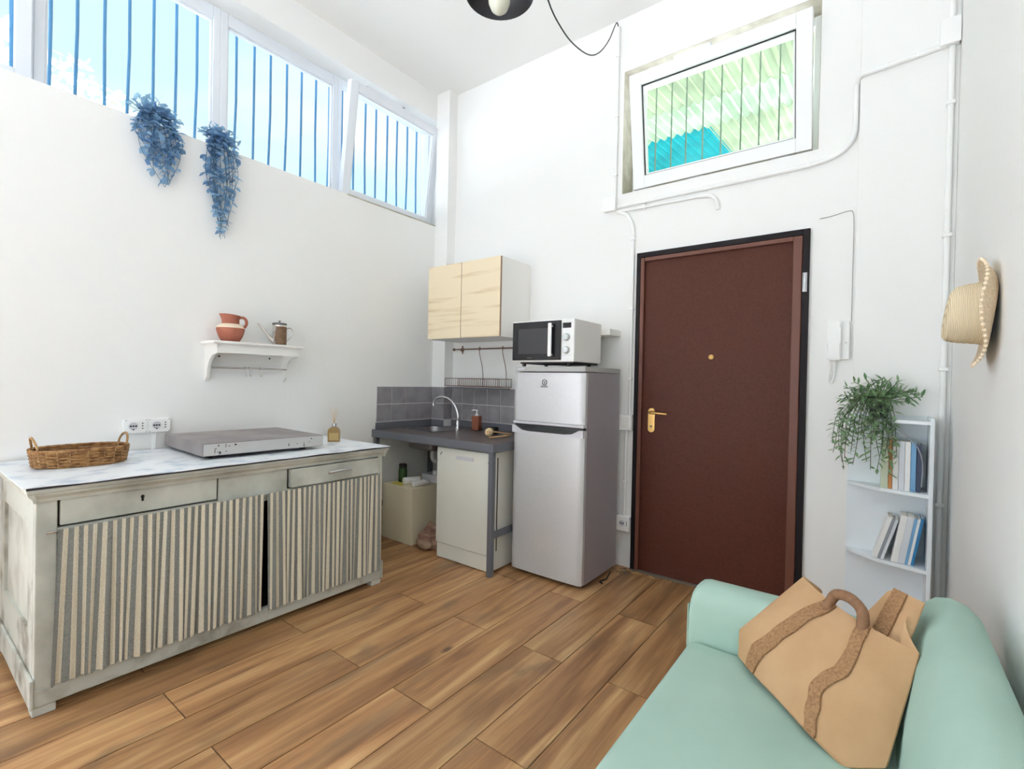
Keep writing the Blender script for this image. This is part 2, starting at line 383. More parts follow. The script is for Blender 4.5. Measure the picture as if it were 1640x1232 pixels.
WL = {}   # world location of each object's origin
def obj(name, bm, m, parent=None, smooth=False, recalc=True, **props):
    """one mesh object; its vertices are given in room coordinates"""
    if recalc: bmesh.ops.recalc_face_normals(bm, faces=bm.faces)
    if parent is not None:
        org = WL[parent.name]
    else:
        xs = [v.co for v in bm.verts]
        org = Vector(((min(v.x for v in xs) + max(v.x for v in xs)) / 2, (min(v.y for v in xs) + max(v.y for v in xs)) / 2, min(v.z for v in xs)))
    bmesh.ops.translate(bm, verts=bm.verts, vec=-org)
    me = bpy.data.meshes.new(name); bm.to_mesh(me); bm.free()
    me.materials.append(M[m] if isinstance(m, str) else m)
    if smooth:
        for p in me.polygons: p.use_smooth = True
        try: me.set_sharp_from_angle(angle=math.radians(42))
        except Exception: pass
    o = bpy.data.objects.new(name, me); COL.objects.link(o)
    if parent is not None:
        o.parent = parent
    else:
        o.location = org
    WL[o.name] = Vector(org)
    for k, v in props.items(): o[k] = v
    return o

def thing(name, loc, label=None, category=None, group=None, kind=None):
    o = bpy.data.objects.new(name, None); COL.objects.link(o); o.location = loc; o.empty_display_size = 0.1
    WL[o.name] = Vector(loc)
    if label: o['label'] = label
    if category: o['category'] = category
    if group: o['group'] = group
    if kind: o['kind'] = kind
    return o

def arc(c, r, a0, a1, n, plane='xz', ry=None):
    ry = r if ry is None else ry
    out = []
    for i in range(n + 1):
        a = math.radians(a0 + (a1 - a0) * i / n); u, v = r * math.cos(a), ry * math.sin(a)
        if plane == 'xz': out.append((c[0] + u, c[1], c[2] + v))
        elif plane == 'yz': out.append((c[0], c[1] + u, c[2] + v))
        else: out.append((c[0] + u, c[1] + v, c[2]))
    return out

def spline(pts, n=8):
    P = [Vector(p) for p in pts]; P = [2 * P[0] - P[1]] + P + [2 * P[-1] - P[-2]]
    out = []
    for i in range(1, len(P) - 2):
        a, b, c, d = P[i - 1:i + 3]
        for k in range(n):
            t = k / n
            out.append(0.5 * ((2 * b) + (c - a) * t + (2 * a - 5 * b + 4 * c - d) * t * t + (3 * b - a - 3 * c + d) * t ** 3))
    out.append(P[-2]); return out

def text(name, s, size, loc, m, parent, rot_=(PI / 2, 0, 0), extrude=0.0004):
    cu = bpy.data.curves.new(name, 'FONT'); cu.body = s; cu.size = size; cu.align_x = 'CENTER'; cu.align_y = 'CENTER'; cu.extrude = extrude
    tmp = bpy.data.objects.new('tmp', cu); me = bpy.data.meshes.new_from_object(tmp); bpy.data.objects.remove(tmp)
    me.name = name; me.materials.clear(); me.materials.append(M[m])
    o = bpy.data.objects.new(name, me); COL.objects.link(o)
    o.parent = parent; o.location = Vector(loc) - WL[parent.name]; o.rotation_euler = rot_
    WL[o.name] = Vector(loc); return o

# ================================================================== THE ROOM
XL, XR, YB, YF, ZC = -3.36, 0.285, 3.305, -2.4, 3.985
T = 0.30                                            # wall thickness
S = dict(kind='structure')

# floor: planks with staggered joints
fl = thing('floor', (-1.5, 0.5, 0.0), 'oak-look plank floor laid lengthwise towards the door', kind='structure')
bm = BM(); box(bm, XL - T, XR + T, YF - T, YB + T, -0.12, -0.004); obj('joint_bed', bm, 'grout_floor', fl)
PW, PL, J = 0.235, 1.24, 0.0024
mesh_cache = {}
x = -1.17 - 10 * PW; row = 0
while x < XR:
    x1 = x + PW
    joint = 0.745 if row % 2 == 1 else 0.745 - PL / 2
    y = joint - 4 * PL
    xa, xb = max(x, XL), min(x1, XR)
    while y < YB and xb - xa > 0.01:
        ya, yb = max(y, YF), min(y + PL, YB)
        if yb - ya > 0.02:
            key = (round(xb - xa, 3), round(yb - ya, 3))
            if key not in mesh_cache:
                b = BM(); hx, hy = (xb - xa) / 2 - J, (yb - ya) / 2 - J
                box(b, -hx, hx, -hy, hy, -0.010, 0.0)
                me = bpy.data.meshes.new('plank'); b.to_mesh(me); b.free(); me.materials.append(M['plank']); mesh_cache[key] = me
            o = bpy.data.objects.new('plank', mesh_cache[key]); COL.objects.link(o); o.parent = fl
            o.location = Vector(((xa + xb) / 2, (ya + yb) / 2, 0)) - WL['floor']
        y += PL
    x = x1; row += 1

bm = BM(); box(bm, XL - T, XR + T, YF - T, YB + T, ZC, ZC + 0.25); obj('ceiling', bm, 'ceil', label='plain white high ceiling', **S)

# left wall with the band of high windows
WZ0, WZ1, WY0, WY1 = 2.765, 3.74, -1.35, 3.27
bm = BM()
box(bm, XL - T, XL, YF - T, YB + T, 0, WZ0); box(bm, XL - T, XL, YF - T, YB + T, WZ1, ZC)
box(bm, XL - T, XL, YF - T, WY0, WZ0, WZ1); box(bm, XL - T, XL, WY1, YB + T, WZ0, WZ1)
wl = obj('wall_left', bm, 'wall', label='white left wall under the band of high windows', **S)
# back wall with door opening and transom opening
DX0, DX1, DZ = -1.395, -0.340, 2.25
TX0, TX1, TZ0, TZ1 = -1.530, -0.312, 2.705, 3.592
bm = BM()
box(bm, XL, DX0, YB, YB + T, 0, TZ0); box(bm, DX1, XR + T, YB, YB + T, 0, TZ0); box(bm, DX0, DX1, YB, YB + T, DZ, TZ0)
box(bm, XL, TX0, YB, YB + T, TZ0, ZC); box(bm, TX1, XR + T, YB, YB + T, TZ0, ZC); box(bm, TX0, TX1, YB, YB + T, TZ1, ZC)
wb = obj('wall_back', bm, 'wall', label='white back wall around the brown door', **S)
bm = BM(); box(bm, XR, XR + T, YF - T, YB, 0, ZC); wr = obj('wall_right', bm, 'wall', label='white right wall behind the sofa', **S)
# unseen front wall behind the camera; its big opening is added for daylight
FX0, FX1, FZ0, FZ1 = -3.1, 0.05, 0.25, 3.55
bm = BM()
box(bm, XL, FX0, YF - T, YF, 0, ZC); box(bm, FX1, XR, YF - T, YF, 0, ZC)
box(bm, FX0, FX1, YF - T, YF, 0, FZ0); box(bm, FX0, FX1, YF - T, YF, FZ1, ZC)
obj('wall_front', bm, 'wall', label='white front wall around the shop-front glazing', **S)
# corner column and shallow pilaster by the intercom
CXR, CY = -3.20, 3.196
bm = BM(); box(bm, XL, CXR, CY, YB, 0, ZC); col = obj('trim_1', bm, 'wall', label='white square column in the corner by the sink', **S)
PY = 3.262
bm = BM(); box(bm, -0.120, XR, PY, YB, 0, ZC, 0.004); obj('trim_2', bm, 'wall', label='shallow white pilaster between door and right wall', **S)

# ---- left windows
XF = XL - 0.16     # inner face of the fixed frames
def window_frame(bm, y0, y1, z0, z1, x0, x1, w_, wt=None, wb_=None):
    wt = wt or w_; wb_ = wb_ or w_
    box(bm, x0, x1, y0, y0 + w_, z0, z1, 0.004); box(bm, x0, x1, y1 - w_, y1, z0, z1, 0.004)
    box(bm, x0, x1, y0 + w_, y1 - w_, z0, z0 + wb_, 0.004); box(bm, x0, x1, y0 + w_, y1 - w_, z1 - wt, z1, 0.004)
panes = [(-1.35, -0.40, 'fixed'), (-0.40, 0.502, 'hopper'), (0.502, 1.388, 'fixed'), (1.388, 2.262, 'fixed')]
wdesc = ['white window behind the camera end of the band', 'leftmost white hopper window cut by the picture edge', 'white fixed window above the first hanging vine', 'white fixed window between second vine and tilted sash']
for k, (y0, y1, kind) in enumerate(panes):
    t = thing('window_%d' % (k + 1), (XF, (y0 + y1) / 2, WZ0), wdesc[k], kind='structure')
    bm = BM(); window_frame(bm, y0, y1, WZ0, WZ1, XF - 0.06, XF, 0.044 if kind == 'fixed' else 0.03, 0.085, 0.06); obj('window_frame', bm, 'pvc', t)
    a, b_ = y0 + 0.044, y1 - 0.044
    if kind == 'hopper':
        bm = BM(); window_frame(bm, y0 + 0.02, y1 - 0.012, WZ0 + 0.01, WZ1 - 0.055, XF + 0.002, XF + 0.05, 0.062); obj('sash', bm, 'pvc', t)
        bm = BM(); box(bm, XF + 0.05, XF + 0.075, y1 - 0.42, y1 - 0.18, WZ0 + 0.0, WZ0 + 0.018); obj('hinge', bm, 'app_grey', t)
        a, b_ = y0 + 0.08, y1 - 0.07
    else:
        bm = BM(); window_frame(bm, y0 + 0.043, y1 - 0.043, WZ0 + 0.058, WZ1 - 0.083, XF - 0.04, XF - 0.012, 0.012); obj('glazing_bead', bm, 'pvc', t)
    bm = BM(); box(bm, XF - 0.034, XF - 0.028, a, b_, WZ0 + 0.05, WZ1 - 0.07); obj('glass_pane', bm, 'glassL', t)
# tilted hopper sash, last of the band
HY0, HY1 = 2.262, 3.27
t = thing('window_5', (XF, 2.76, WZ0), 'tilted-open white hopper window next to the corner column', kind='structure')
bm = BM(); window_frame(bm, HY0, HY1, WZ0, WZ1, XF - 0.06, XF, 0.034, 0.05, 0.03); obj('window_frame', bm, 'pvc', t)
TILT = math.radians(7.0); HP = (XF + 0.055, 2.7, WZ0 + 0.012)
def tilt_l(bm): return rot(bm, TILT, HP, 'Y')
bm = BM(); window_frame(bm, HY0 + 0.005, HY1 - 0.035, WZ0 + 0.012, WZ1 - 0.06, XF + 0.005, XF + 0.06, 0.07); sash = obj('sash', tilt_l(bm), 'pvc', t)
bm = BM(); window_frame(bm, HY0 + 0.073, HY1 - 0.103, WZ0 + 0.08, WZ1 - 0.128, XF + 0.015, XF + 0.05, 0.012); obj('glazing_bead', tilt_l(bm), 'pvc', sash)
bm = BM(); box(bm, XF + 0.028, XF + 0.034, HY0 + 0.07, HY1 - 0.10, WZ0 + 0.078, WZ1 - 0.126); obj('glass_pane', tilt_l(bm), 'glassL', sash)
bm = BM(); box(bm, XF + 0.02, XF + 0.05, HY0 + 0.16, HY0 + 0.52, WZ1 - 0.06, WZ1 - 0.035, 0.004); tilt_l(bm)
obj('opener_rail', bm, 'pvc', t)
bm = BM(); tube(bm, [(XF + 0.165, 2.80, WZ1 - 0.055), (XF + 0.06, 2.84, WZ1 - 0.02)], 0.007); obj('opener_arm', bm, 'steel', t)
for yy in (2.42, 3.02):
    bm = BM(); box(bm, XF + 0.055, XF + 0.085, yy, yy + 0.1, WZ0 + 0.0, WZ0 + 0.016); obj('hinge', bm, 'app_grey', t)
bm = BM(); box(bm, XF, XL + 0.006, HY0 - 0.01, WY1, WZ0 - 0.006, WZ0 + 0.003); obj('window_sill', bm, 'reveal', t)

# ---- security grilles outside the left windows (one bar each)
def grille(name, label, ys, x, z0, z1, m):
    t = thing(name, (x, sum(ys) / len(ys), z0), label, 'window grille', 'security grilles outside the high windows')
    for y in ys:
        bm = BM(); lean = random.uniform(-0.012, 0.012)
        tube(bm, [(x, y + lean, z0), (x, y - lean * 0.3, (z0 + z1) / 2), (x, y, z1)], 0.0085, 8); obj('bar', bm, m, t, True)
    for z in (z0 + 0.01, z1 - 0.01):
        bm = BM(); box(bm, x - 0.012, x - 0.004, min(ys) - 0.08, max(ys) + 0.08, z - 0.015, z + 0.015); obj('rail', bm, m, t)
XG = -3.68
grille('window_grille', 'blue vertical bars outside the window above the first vine', [0.59, 0.70, 0.825, 0.94, 1.065, 1.187, 1.305], XG, 2.70, 3.86, 'bar')
grille('window_grille', 'blue vertical bars outside the window right of the second vine', [1.43, 1.553, 1.678, 1.795, 1.92, 2.04, 2.163, 2.28], XG, 2.70, 3.86, 'bar')
grille('window_grille', 'blue vertical bars behind the tilted-open hopper sash', [2.40, 2.52, 2.637, 2.75, 2.875, 2.99, 3.112, 3.23, 3.35], XG, 2.70, 3.86, 'bar')
grille('window_grille', 'blue vertical bars outside the leftmost cut-off window', [-0.28, -0.16, -0.04, 0.08, 0.2, 0.32, 0.44], XG, 2.70, 3.86, 'bar')

# ---- transom window over the door, tilted inwards
t = thing('window_6', (-0.92, YB + 0.1, TZ0), 'tilted white transom window high above the brown door', kind='structure')
bm = BM()
FY = YB + 0.17
box(bm, TX0 + 0.004, TX0 + 0.085, FY, FY + 0.06, TZ0, TZ1, 0.004); box(bm, TX1 - 0.05, TX1, FY, FY + 0.06, TZ0, TZ1, 0.004)
box(bm, TX0 + 0.085, TX1 - 0.05, FY, FY + 0.06, TZ0, TZ0 + 0.03, 0.004); box(bm, TX0 + 0.085, TX1 - 0.05, FY, FY + 0.06, TZ1 - 0.055, TZ1, 0.004)
obj('window_frame', bm, 'pvc_white', t)
bm = BM()                                            # plaster lining of the deep opening
box(bm, TX0 - 0.004, TX0 + 0.003, YB + 0.001, YB + T - 0.001, TZ0 - 0.003, TZ1 + 0.003); box(bm, TX1 - 0.003, TX1 + 0.004, YB + 0.001, YB + T - 0.001, TZ0 - 0.003, TZ1 + 0.003)
box(bm, TX0 + 0.003, TX1 - 0.003, YB + 0.001, YB + T - 0.001, TZ1 - 0.003, TZ1 + 0.003); box(bm, TX0 + 0.003, TX1 - 0.003, YB + 0.001, YB + T - 0.001, TZ0 - 0.003, TZ0 + 0.001)
obj('opening_lining', bm, 'reveal', t)
SX0, SX1, SZ0, SZ1 = -1.440, -0.345, 2.722, 3.485
TT = math.radians(9.0); TP = (0, YB + 0.045, SZ0)
def tilt_t(bm): return rot(bm, TT, TP, 'X')
def sash_y(bm, x0, x1, z0, z1, y0, y1, w_):
    box(bm, x0, x0 + w_, y0, y1, z0, z1, 0.004); box(bm, x1 - w_, x1, y0, y1, z0, z1, 0.004)
    box(bm, x0 + w_, x1 - w_, y0, y1, z0, z0 + w_, 0.004); box(bm, x0 + w_, x1 - w_, y0, y1, z1 - w_, z1, 0.004)
bm = BM(); sash_y(bm, SX0, SX1, SZ0, SZ1, YB - 0.005, YB + 0.055, 0.082); sash = obj('sash', tilt_t(bm), 'pvc_white', t)
bm = BM(); sash_y(bm, SX0 + 0.080, SX1 - 0.080, SZ0 + 0.080, SZ1 - 0.080, YB + 0.010, YB + 0.05, 0.008); obj('gasket', tilt_t(bm), 'gasket', sash)
bm = BM(); sash_y(bm, SX0 + 0.087, SX1 - 0.087, SZ0 + 0.087, SZ1 - 0.087, YB + 0.016, YB + 0.05, 0.012); obj('glazing_bead', tilt_t(bm), 'pvc_white', sash)
bm = BM(); box(bm, SX0 + 0.09, SX1 - 0.09, YB + 0.03, YB + 0.036, SZ0 + 0.09, SZ1 - 0.09); obj('glass_pane', tilt_t(bm), 'glassT', sash)
bm = BM(); box(bm, -1.13, -0.90, YB - 0.002, YB + 0.03, SZ1, SZ1 + 0.022, 0.003); obj('opener_rail', tilt_t(bm), 'pvc_white', t)
bm = BM(); tube(bm, [(-0.905, 3.205, 3.49), (-0.935, 3.26, 3.53), (-0.945, 3.33, 3.57)], 0.012); obj('opener_arm', bm, 'app_grey', t)
for xx in (-1.43, -1.06, -0.56):
    bm = BM(); box(bm, xx, xx + 0.10, YB + 0.02, YB + 0.05, TZ0 + 0.001, SZ0 + 0.001, 0.002); obj('hinge', bm, 'app_grey', t)
tg = thing('window_grille', (-0.92, YB + T + 0.02, TZ0), 'thin grey vertical bars behind the transom glass above the door', 'window grille', 'security grilles outside the high windows')
for xx in (-1.53, -1.41, -1.29, -1.18, -1.06, -0.935, -0.805, -0.69, -0.57, -0.45, -0.34):
    bm = BM(); tube(bm, [(xx, YB + T + 0.02, TZ0 - 0.1), (xx, YB + T + 0.02, TZ1 + 0.1)], 0.0055, 6); obj('bar', bm, 'bar2', tg, True)

# unseen glazing behind the camera, added to let sun and sky light the room
t = thing('window_7', (-1.5, YF - 0.15, FZ0), 'large shop-front window behind the viewpoint', kind='structure')
bm = BM()
for xx in (FX0, FX0 + 1.04, FX0 + 2.09, FX1 - 0.06): box(bm, xx, xx + 0.06, YF - 0.2, YF - 0.13, FZ0, FZ1)
for zz in (FZ0, FZ1 - 0.06): box(bm, FX0, FX1, YF - 0.2, YF - 0.13, zz, zz + 0.06)
obj('window_frame', bm, 'pvc', t)
bm = BM(); box(bm, FX0 + 0.03, FX1 - 0.03, YF - 0.17, YF - 0.164, FZ0 + 0.03, FZ1 - 0.03); obj('glass_pane', bm, 'glassL', t)

# unseen outside ground, pale paving added to bounce sunlight into the room
bm = BM(); box(bm, -40, 40, -40, 40, -0.5, -0.13); obj('ground', bm, 'ground', label='pale paving outside the room', **S)

# ================================================================== WALL TILES
def tile_obj(name, bm, parent): return obj(name, bm, 'tile', parent)
TZ = [0.958, 1.106, 1.257]
G = 0.0034
bm = BM(); box(bm, XL - 0.001, XL + 0.005, 2.563, CY, 0.955, 1.257); obj('grout', bm, 'grout', wl)
ys = [2.563, 2.720, 2.876, 3.035, CY]
for a, b_ in zip(ys, ys[1:]):
    for z0, z1 in zip(TZ, TZ[1:]):
        bm = BM(); box(bm, XL + 0.001, XL + 0.009, a + G, b_ - G, z0 + G, z1 - G); tile_obj('tile', bm, wl)
bm = BM(); box(bm, XL + 0.008, CXR + 0.005, CY - 0.005, CY + 0.001, 0.955, 1.257); box(bm, CXR - 0.001, CXR + 0.005, CY - 0.004, YB, 0.955, 1.257); obj('grout', bm, 'grout', col)
for z0, z1 in zip(TZ, TZ[1:]):
    bm = BM(); box(bm, XL + 0.012, CXR + 0.006, CY - 0.009, CY - 0.001, z0 + G, z1 - G); tile_obj('tile', bm, col)
    bm = BM(); box(bm, CXR + 0.001, CXR + 0.009, CY - 0.004, YB - 0.012, z0 + G, z1 - G); tile_obj('tile', bm, col)
xs = [CXR + 0.009, -3.066, -2.917, -2.765, -2.615, -2.465, -2.315, -2.165, -2.06]
bm = BM(); box(bm, CXR + 0.006, -2.06, YB - 0.005, YB + 0.001, 0.955, 1.257); obj('grout', bm, 'grout', wb)
for a, b_ in zip(xs, xs[1:]):
    for z0, z1 in zip(TZ, TZ[1:]):
        bm = BM(); box(bm, a + G, b_ - G, YB - 0.009, YB - 0.001, z0 + G, z1 - G); tile_obj('tile', bm, wb)

# ================================================================== DOOR
d = thing('door_1', (-0.87, YB, 0), 'brown security door with gold handle in dark frame', kind='structure')
bm = BM()
box(bm, DX0, -1.366, YB - 0.022, YB + 0.09, 0, DZ, 0.002); box(bm, -0.374, DX1, YB - 0.022, YB + 0.09, 0, DZ, 0.002); box(bm, -1.366, -0.374, YB - 0.022, YB + 0.09, 2.216, DZ, 0.002)
obj('door_frame', bm, 'door_frame', d)
lf = BM(); box(lf, -1.362, -0.3765, YB - 0.004, YB + 0.06, 0.008, 2.212); leaf = obj('door_leaf', lf, 'door', d)
bm = BM()
for (a, b_, c_, e_) in ((-1.362, -1.334, 0.008, 2.212), (-0.424, -0.376, 0.008, 2.212), (-1.334, -0.424, 2.184, 2.212)):
    box(bm, a, b_, YB - 0.030, YB - 0.003, c_, e_, 0.005)
obj('moulding', bm, 'door_trim', leaf)
hd = thing('door_handle', (-1.265, YB - 0.004, 1.07)); hd.parent = d; hd.location = Vector((-1.265, YB - 0.004, 1.07)) - WL['door_1']
bm = BM()
poly = [(-1.265 + 0.024 * math.cos(a) * 1.0, (1.133 if math.sin(a) >= 0 else 1.013) + 0.024 * math.sin(a)) for a in [2 * PI * i / 28 for i in range(28)]]
prism(bm, poly, YB - 0.014, YB - 0.004, 'y'); obj('backplate', bm, 'brass', hd, True)
bm = BM(); tube(bm, [(-1.265, YB - 0.006, 1.128), (-1.265, YB - 0.05, 1.128), (-1.258, YB - 0.062, 1.128), (-1.24, YB - 0.066, 1.127), (-1.14, YB - 0.066, 1.124)], [0.011, 0.010, 0.010, 0.009, 0.0075], 10); obj('lever', bm, 'brass', hd, True)
bm = BM(); lathe(bm, [(0.007, 0), (0.007, 0.004), (0.002, 0.005)], (-1.265, YB - 0.019, 1.03), 'y', 12); obj('keyhole', bm, 'greyink', hd)
bm = BM(); lathe(bm, [(0.017, 0.0), (0.017, -0.005), (0.012, -0.008), (0.006, -0.008), (0.006, -0.004)], (-0.877, YB - 0.004, 1.508), 'y', 20); obj('peephole', bm, 'brass', d, True)
hg = thing('door_hinge', (-0.36, YB - 0.02, 1.93)); hg.parent = d; hg.location = Vector((-0.36, YB - 0.02, 1.93)) - WL['door_1']
bm = BM(); tube(bm, [(-0.360, YB - 0.034, 1.885), (-0.360, YB - 0.034, 1.99)], 0.009, 10); obj('knuckle', bm, 'steel', hg, True)
bm = BM(); box(bm, -0.372, -0.349, YB - 0.029, YB - 0.020, 1.882, 1.993, 0.001); obj('hinge_plate', bm, 'steel', hg)
bm = BM(); box(bm, DX0 + 0.002, DX1 - 0.002, YB - 0.03, YB + 0.12, 0.0, 0.007); obj('threshold', bm, 'dirt', d)

# ================================================================== OUTSIDE: corrugated canopy beyond the transom, tree beyond the left windows
cp = thing('corrugated_canopy', (-1.2, 5.6, 3.6), 'pale green corrugated canopy seen through the transom window', 'canopy')
def corr(name, x0, x1, y0, y1, z0, z1, m, pitch=0.10, amp=0.020):
    bm = BM(); nx = int((x1 - x0) / (pitch / 6))
    def f(u, v):
        xx = x0 + (x1 - x0) * u
        return (xx, y0 + (y1 - y0) * v, z0 + (z1 - z0) * v + amp * math.sin(2 * PI * xx / pitch))
    gridsurf(bm, f, nx, 2, lambda u, v: (0, 0, 0.003)); return obj(name, bm, m, cp, True)
def cz(y): return 4.05 + 0.10 * (y - 3.7)
rows = [(3.75, 5.05, 'sheet'), (5.0, 5.75, 'sheet_w'), (5.7, 7.4, 'sheet')]
for r, (y0, y1, m) in enumerate(rows):
    xx = -3.4
    while xx < 1.6:
        mm = m
        if r == 2 and (-3.1 < xx + 0.45 < -1.75): mm = 'sheet_c'
        corr('corrugated_sheet', xx, xx + 0.92, y0, y1, cz(y0) + r * 0.012, cz(y1) + r * 0.012, mm)
        xx += 0.89
for yy in (3.85, 7.3):
    bm = BM(); box(bm, -3.4, 1.7, yy - 0.015, yy + 0.015, cz(yy) - 0.055, cz(yy) - 0.024); obj('purlin', bm, 'bar2', cp)
for xx in (-3.3, 1.6):
    bm = BM(); box(bm, xx - 0.05, xx + 0.05, 7.2, 7.3, -0.13, cz(7.3) - 0.05); obj('post', bm, 'bar2', cp)

# ================================================================== SIDEBOARD with striped curtains
sb = thing('sideboard', (-2.95, 1.19, 0), 'long whitewashed sideboard with two drawers and striped curtains', 'sideboard')
BX0, BX1, BY0, BY1 = -3.335, -2.552, 0.385, 2.003     # carcass
Zt = 0.862
bm = BM()
# front frame
box(bm, BX1 - 0.035, BX1, BY0, 0.448, 0.06, Zt, 0.004); box(bm, BX1 - 0.035, BX1, 1.968, BY1, 0.06, Zt, 0.004)
box(bm, BX1 - 0.032, BX1 - 0.003, 0.448, 1.968, 0.842, Zt); box(bm, BX1 - 0.032, BX1 - 0.003, 0.448, 1.968, 0.672, 0.716)
box(bm, BX1 - 0.032, BX1 - 0.003, 1.028, 1.372, 0.716, 0.842)
obj('front_frame', bm, 'dresser', sb)
bm = BM(); box(bm, BX1 - 0.034, BX1 + 0.004, BY0 - 0.004, BY1 + 0.004, 0.035, 0.105, 0.006); obj('bottom_rail', bm, 'dresser2', sb)
# sides: stiles, rails, recessed panel
for ya, yb in ((BY0, BY0 + 0.022), (BY1 - 0.022, BY1)):
    bm = BM()
    box(bm, BX1 - 0.13, BX1 - 0.036, ya, yb, 0.10, Zt); box(bm, BX0, BX0 + 0.10, ya, yb, 0.10, Zt)
    box(bm, BX0 + 0.1, BX1 - 0.13, ya, yb, 0.72, Zt); box(bm, BX0 + 0.1, BX1 - 0.13, ya, yb, 0.10, 0.30)
    obj('side_frame', bm, 'dresser2', sb)
    bm = BM(); box(bm, BX0 + 0.1, BX1 - 0.13, ya + 0.012 if ya < 1 else ya + 0.002, yb - 0.002 if ya < 1 else yb - 0.012, 0.30, 0.72); obj('side_panel', bm, 'dresser', sb)
    bm = BM(); y_ = ya - 0.012 if ya < 1 else yb
    box(bm, BX0, BX1 + 0.012, y_, y_ + 0.012, 0.035, 0.15, 0.004); obj('skirting', bm, 'dresser2', sb)
bm = BM(); box(bm, BX0, BX0 + 0.015, BY0 + 0.022, BY1 - 0.022, 0.06, Zt); box(bm, BX0 + 0.015, BX1 - 0.036, BY0 + 0.022, BY1 - 0.022, 0.06, 0.075)
box(bm, BX0 + 0.015, BX1 - 0.036, 1.19, 1.21, 0.075, 0.66); obj('inner_carcass', bm, 'inside', sb)
# top with moulded edge
prof = [(0.0, Zt - 0.035), (0.012, Zt - 0.035), (0.016, Zt - 0.02), (0.030, Zt - 0.006), (0.034, Zt), (0.034, Zt + 0.022), (0, Zt + 0.022)]
bm = BM()
box(bm, BX0 - 0.0, BX1 + 0.028, BY0 - 0.030, BY1 + 0.030, Zt, Zt + 0.024, 0.005); obj('top_board', bm, 'dresser', sb)
bm = BM(); prism(bm, [(BX1 + a, z) for a, z in ((0, Zt - 0.036), (0.008, Zt - 0.036), (0.012, Zt - 0.022), (0.024, Zt - 0.008), (0.026, Zt), (0, Zt))], BY0 - 0.006, BY1 + 0.006, 'y')
obj('cornice', bm, 'dresser', sb)
for ys_, sg in ((BY0, -1), (BY1, 1)):
    bm = BM(); prism(bm, [(ys_ + sg * a, z) for a, z in ((0, Zt - 0.036), (0.008, Zt - 0.036), (0.012, Zt - 0.022), (0.024, Zt - 0.008), (0.026, Zt), (0, Zt))], BX0, BX1 + 0.02, 'x'); obj('cornice', bm, 'dresser', sb)
for fx in (BX1 - 0.07, BX0 + 0.0):
    for fy in (BY0 - 0.004, BY1 - 0.066):
        bm = BM(); box(bm, fx, fx + 0.07, fy, fy + 0.07, 0.0, 0.035, 0.004); obj('foot', bm, 'dresser2', sb)
# drawers
dr = BM(); box(dr, BX1 - 0.025, BX1 + 0.001, 0.456, 1.020, 0.724, 0.834, 0.003); d1 = obj('drawer', dr, 'dresser', sb)
bm = BM(); box(bm, BX1 - 0.033, BX1 - 0.026, 0.450, 1.026, 0.717, 0.841); obj('shadow_gap', bm, 'inside', d1)  # dark sheet standing in for the shade around the drawer
bm = BM(); lathe(bm, [(0.007, 0), (0.007, 0.003)], (BX1 + 0.001, 0.722, 0.792), 'x', 12); box(bm, BX1 + 0.001, BX1 + 0.004, 0.718, 0.726, 0.772, 0.790); obj('keyhole', bm, 'ink', d1)
dr = BM(); box(dr, BX1 - 0.02, BX1 + 0.022, 1.385, 1.955, 0.722, 0.820, 0.003); d2 = obj('drawer', dr, 'dresser', sb)
bm = BM(); box(bm, BX1 - 0.033, BX1 - 0.026, 1.376, 1.966, 0.717, 0.841); obj('shadow_gap', bm, 'inside', d2)  # shade around the second drawer, drawn as a dark sheet
bm = BM(); tube(bm, spline([(BX1 + 0.022, 1.610, 0.776), (BX1 + 0.040, 1.616, 0.779), (BX1 + 0.046, 1.66, 0.782), (BX1 + 0.046, 1.70, 0.782), (BX1 + 0.040, 1.744, 0.779), (BX1 + 0.022, 1.750, 0.776)], 4), 0.0065, 8); obj('pull', bm, 'steel', d2, True)
# rod and curtains
bm = BM(); tube(bm, [(BX1 + 0.0055, 0.415, 0.704), (BX1 + 0.0055, 1.99, 0.704)], 0.0042, 8); obj('curtain_rod', bm, 'can', sb, True)
def curtain(y0, y1, z0, z1, seedv, nstripe, edge):
    rnd = random.Random(seedv)
    ph = [rnd.uniform(0, 6.28) for _ in range(4)]
    bm = BM(); nu, nv = 220, 26
    uvl = bm.loops.layers.uv.new('UVMap')
    def f(u, v):
        y = y0 + (y1 - y0) * u
        amp = 0.0025 + 0.0065 * (1 - v)
        xx = BX1 + 0.021 + amp * (math.sin(2 * PI * u * 15 + ph[0]) * 0.55 + math.sin(2 * PI * u * 27 + ph[1] + 1.2 * (1 - v)) * 0.35 + 0.5 * math.sin(2 * PI * u * 5.3 + ph[2]))
        yy = y + 0.008 * (1 - v) * math.sin(2 * PI * u * 7 + ph[3]) + edge(u, v)
        zb = z0 + 0.004 * math.sin(2 * PI * u * 27 + ph[1])
        return Vector((max(xx, BX1 + 0.0065), yy, zb + (z1 - zb) * v))
    Gd = [[bm.verts.new(f(i / nu, j / nv)) for i in range(nu + 1)] for j in range(nv + 1)]
    for j in range(nv):
        for i in range(nu):
            fc = bm.faces.new((Gd[j][i], Gd[j][i + 1], Gd[j + 1][i + 1], Gd[j + 1][i]))
            for lp, (ii, jj) in zip(fc.loops, ((i, j), (i + 1, j), (i + 1, j + 1), (i, j + 1))):
                u = ii / nu
                lp[uvl].uv = (u * nstripe + 0.06 * math.sin(2 * PI * u * 6 + ph[2]), jj / nv)
    return obj('curtain', bm, 'stripe', sb, True, recalc=False)
curtain(0.446, 1.238, 0.108, 0.713, 3, 26, lambda u, v: -0.012 * (1 - u) * (1 - v))
curtain(1.256, 1.985, 0.098, 0.713, 11, 24, lambda u, v: 0.012 * (1 - v) * (1 - u) ** 3)

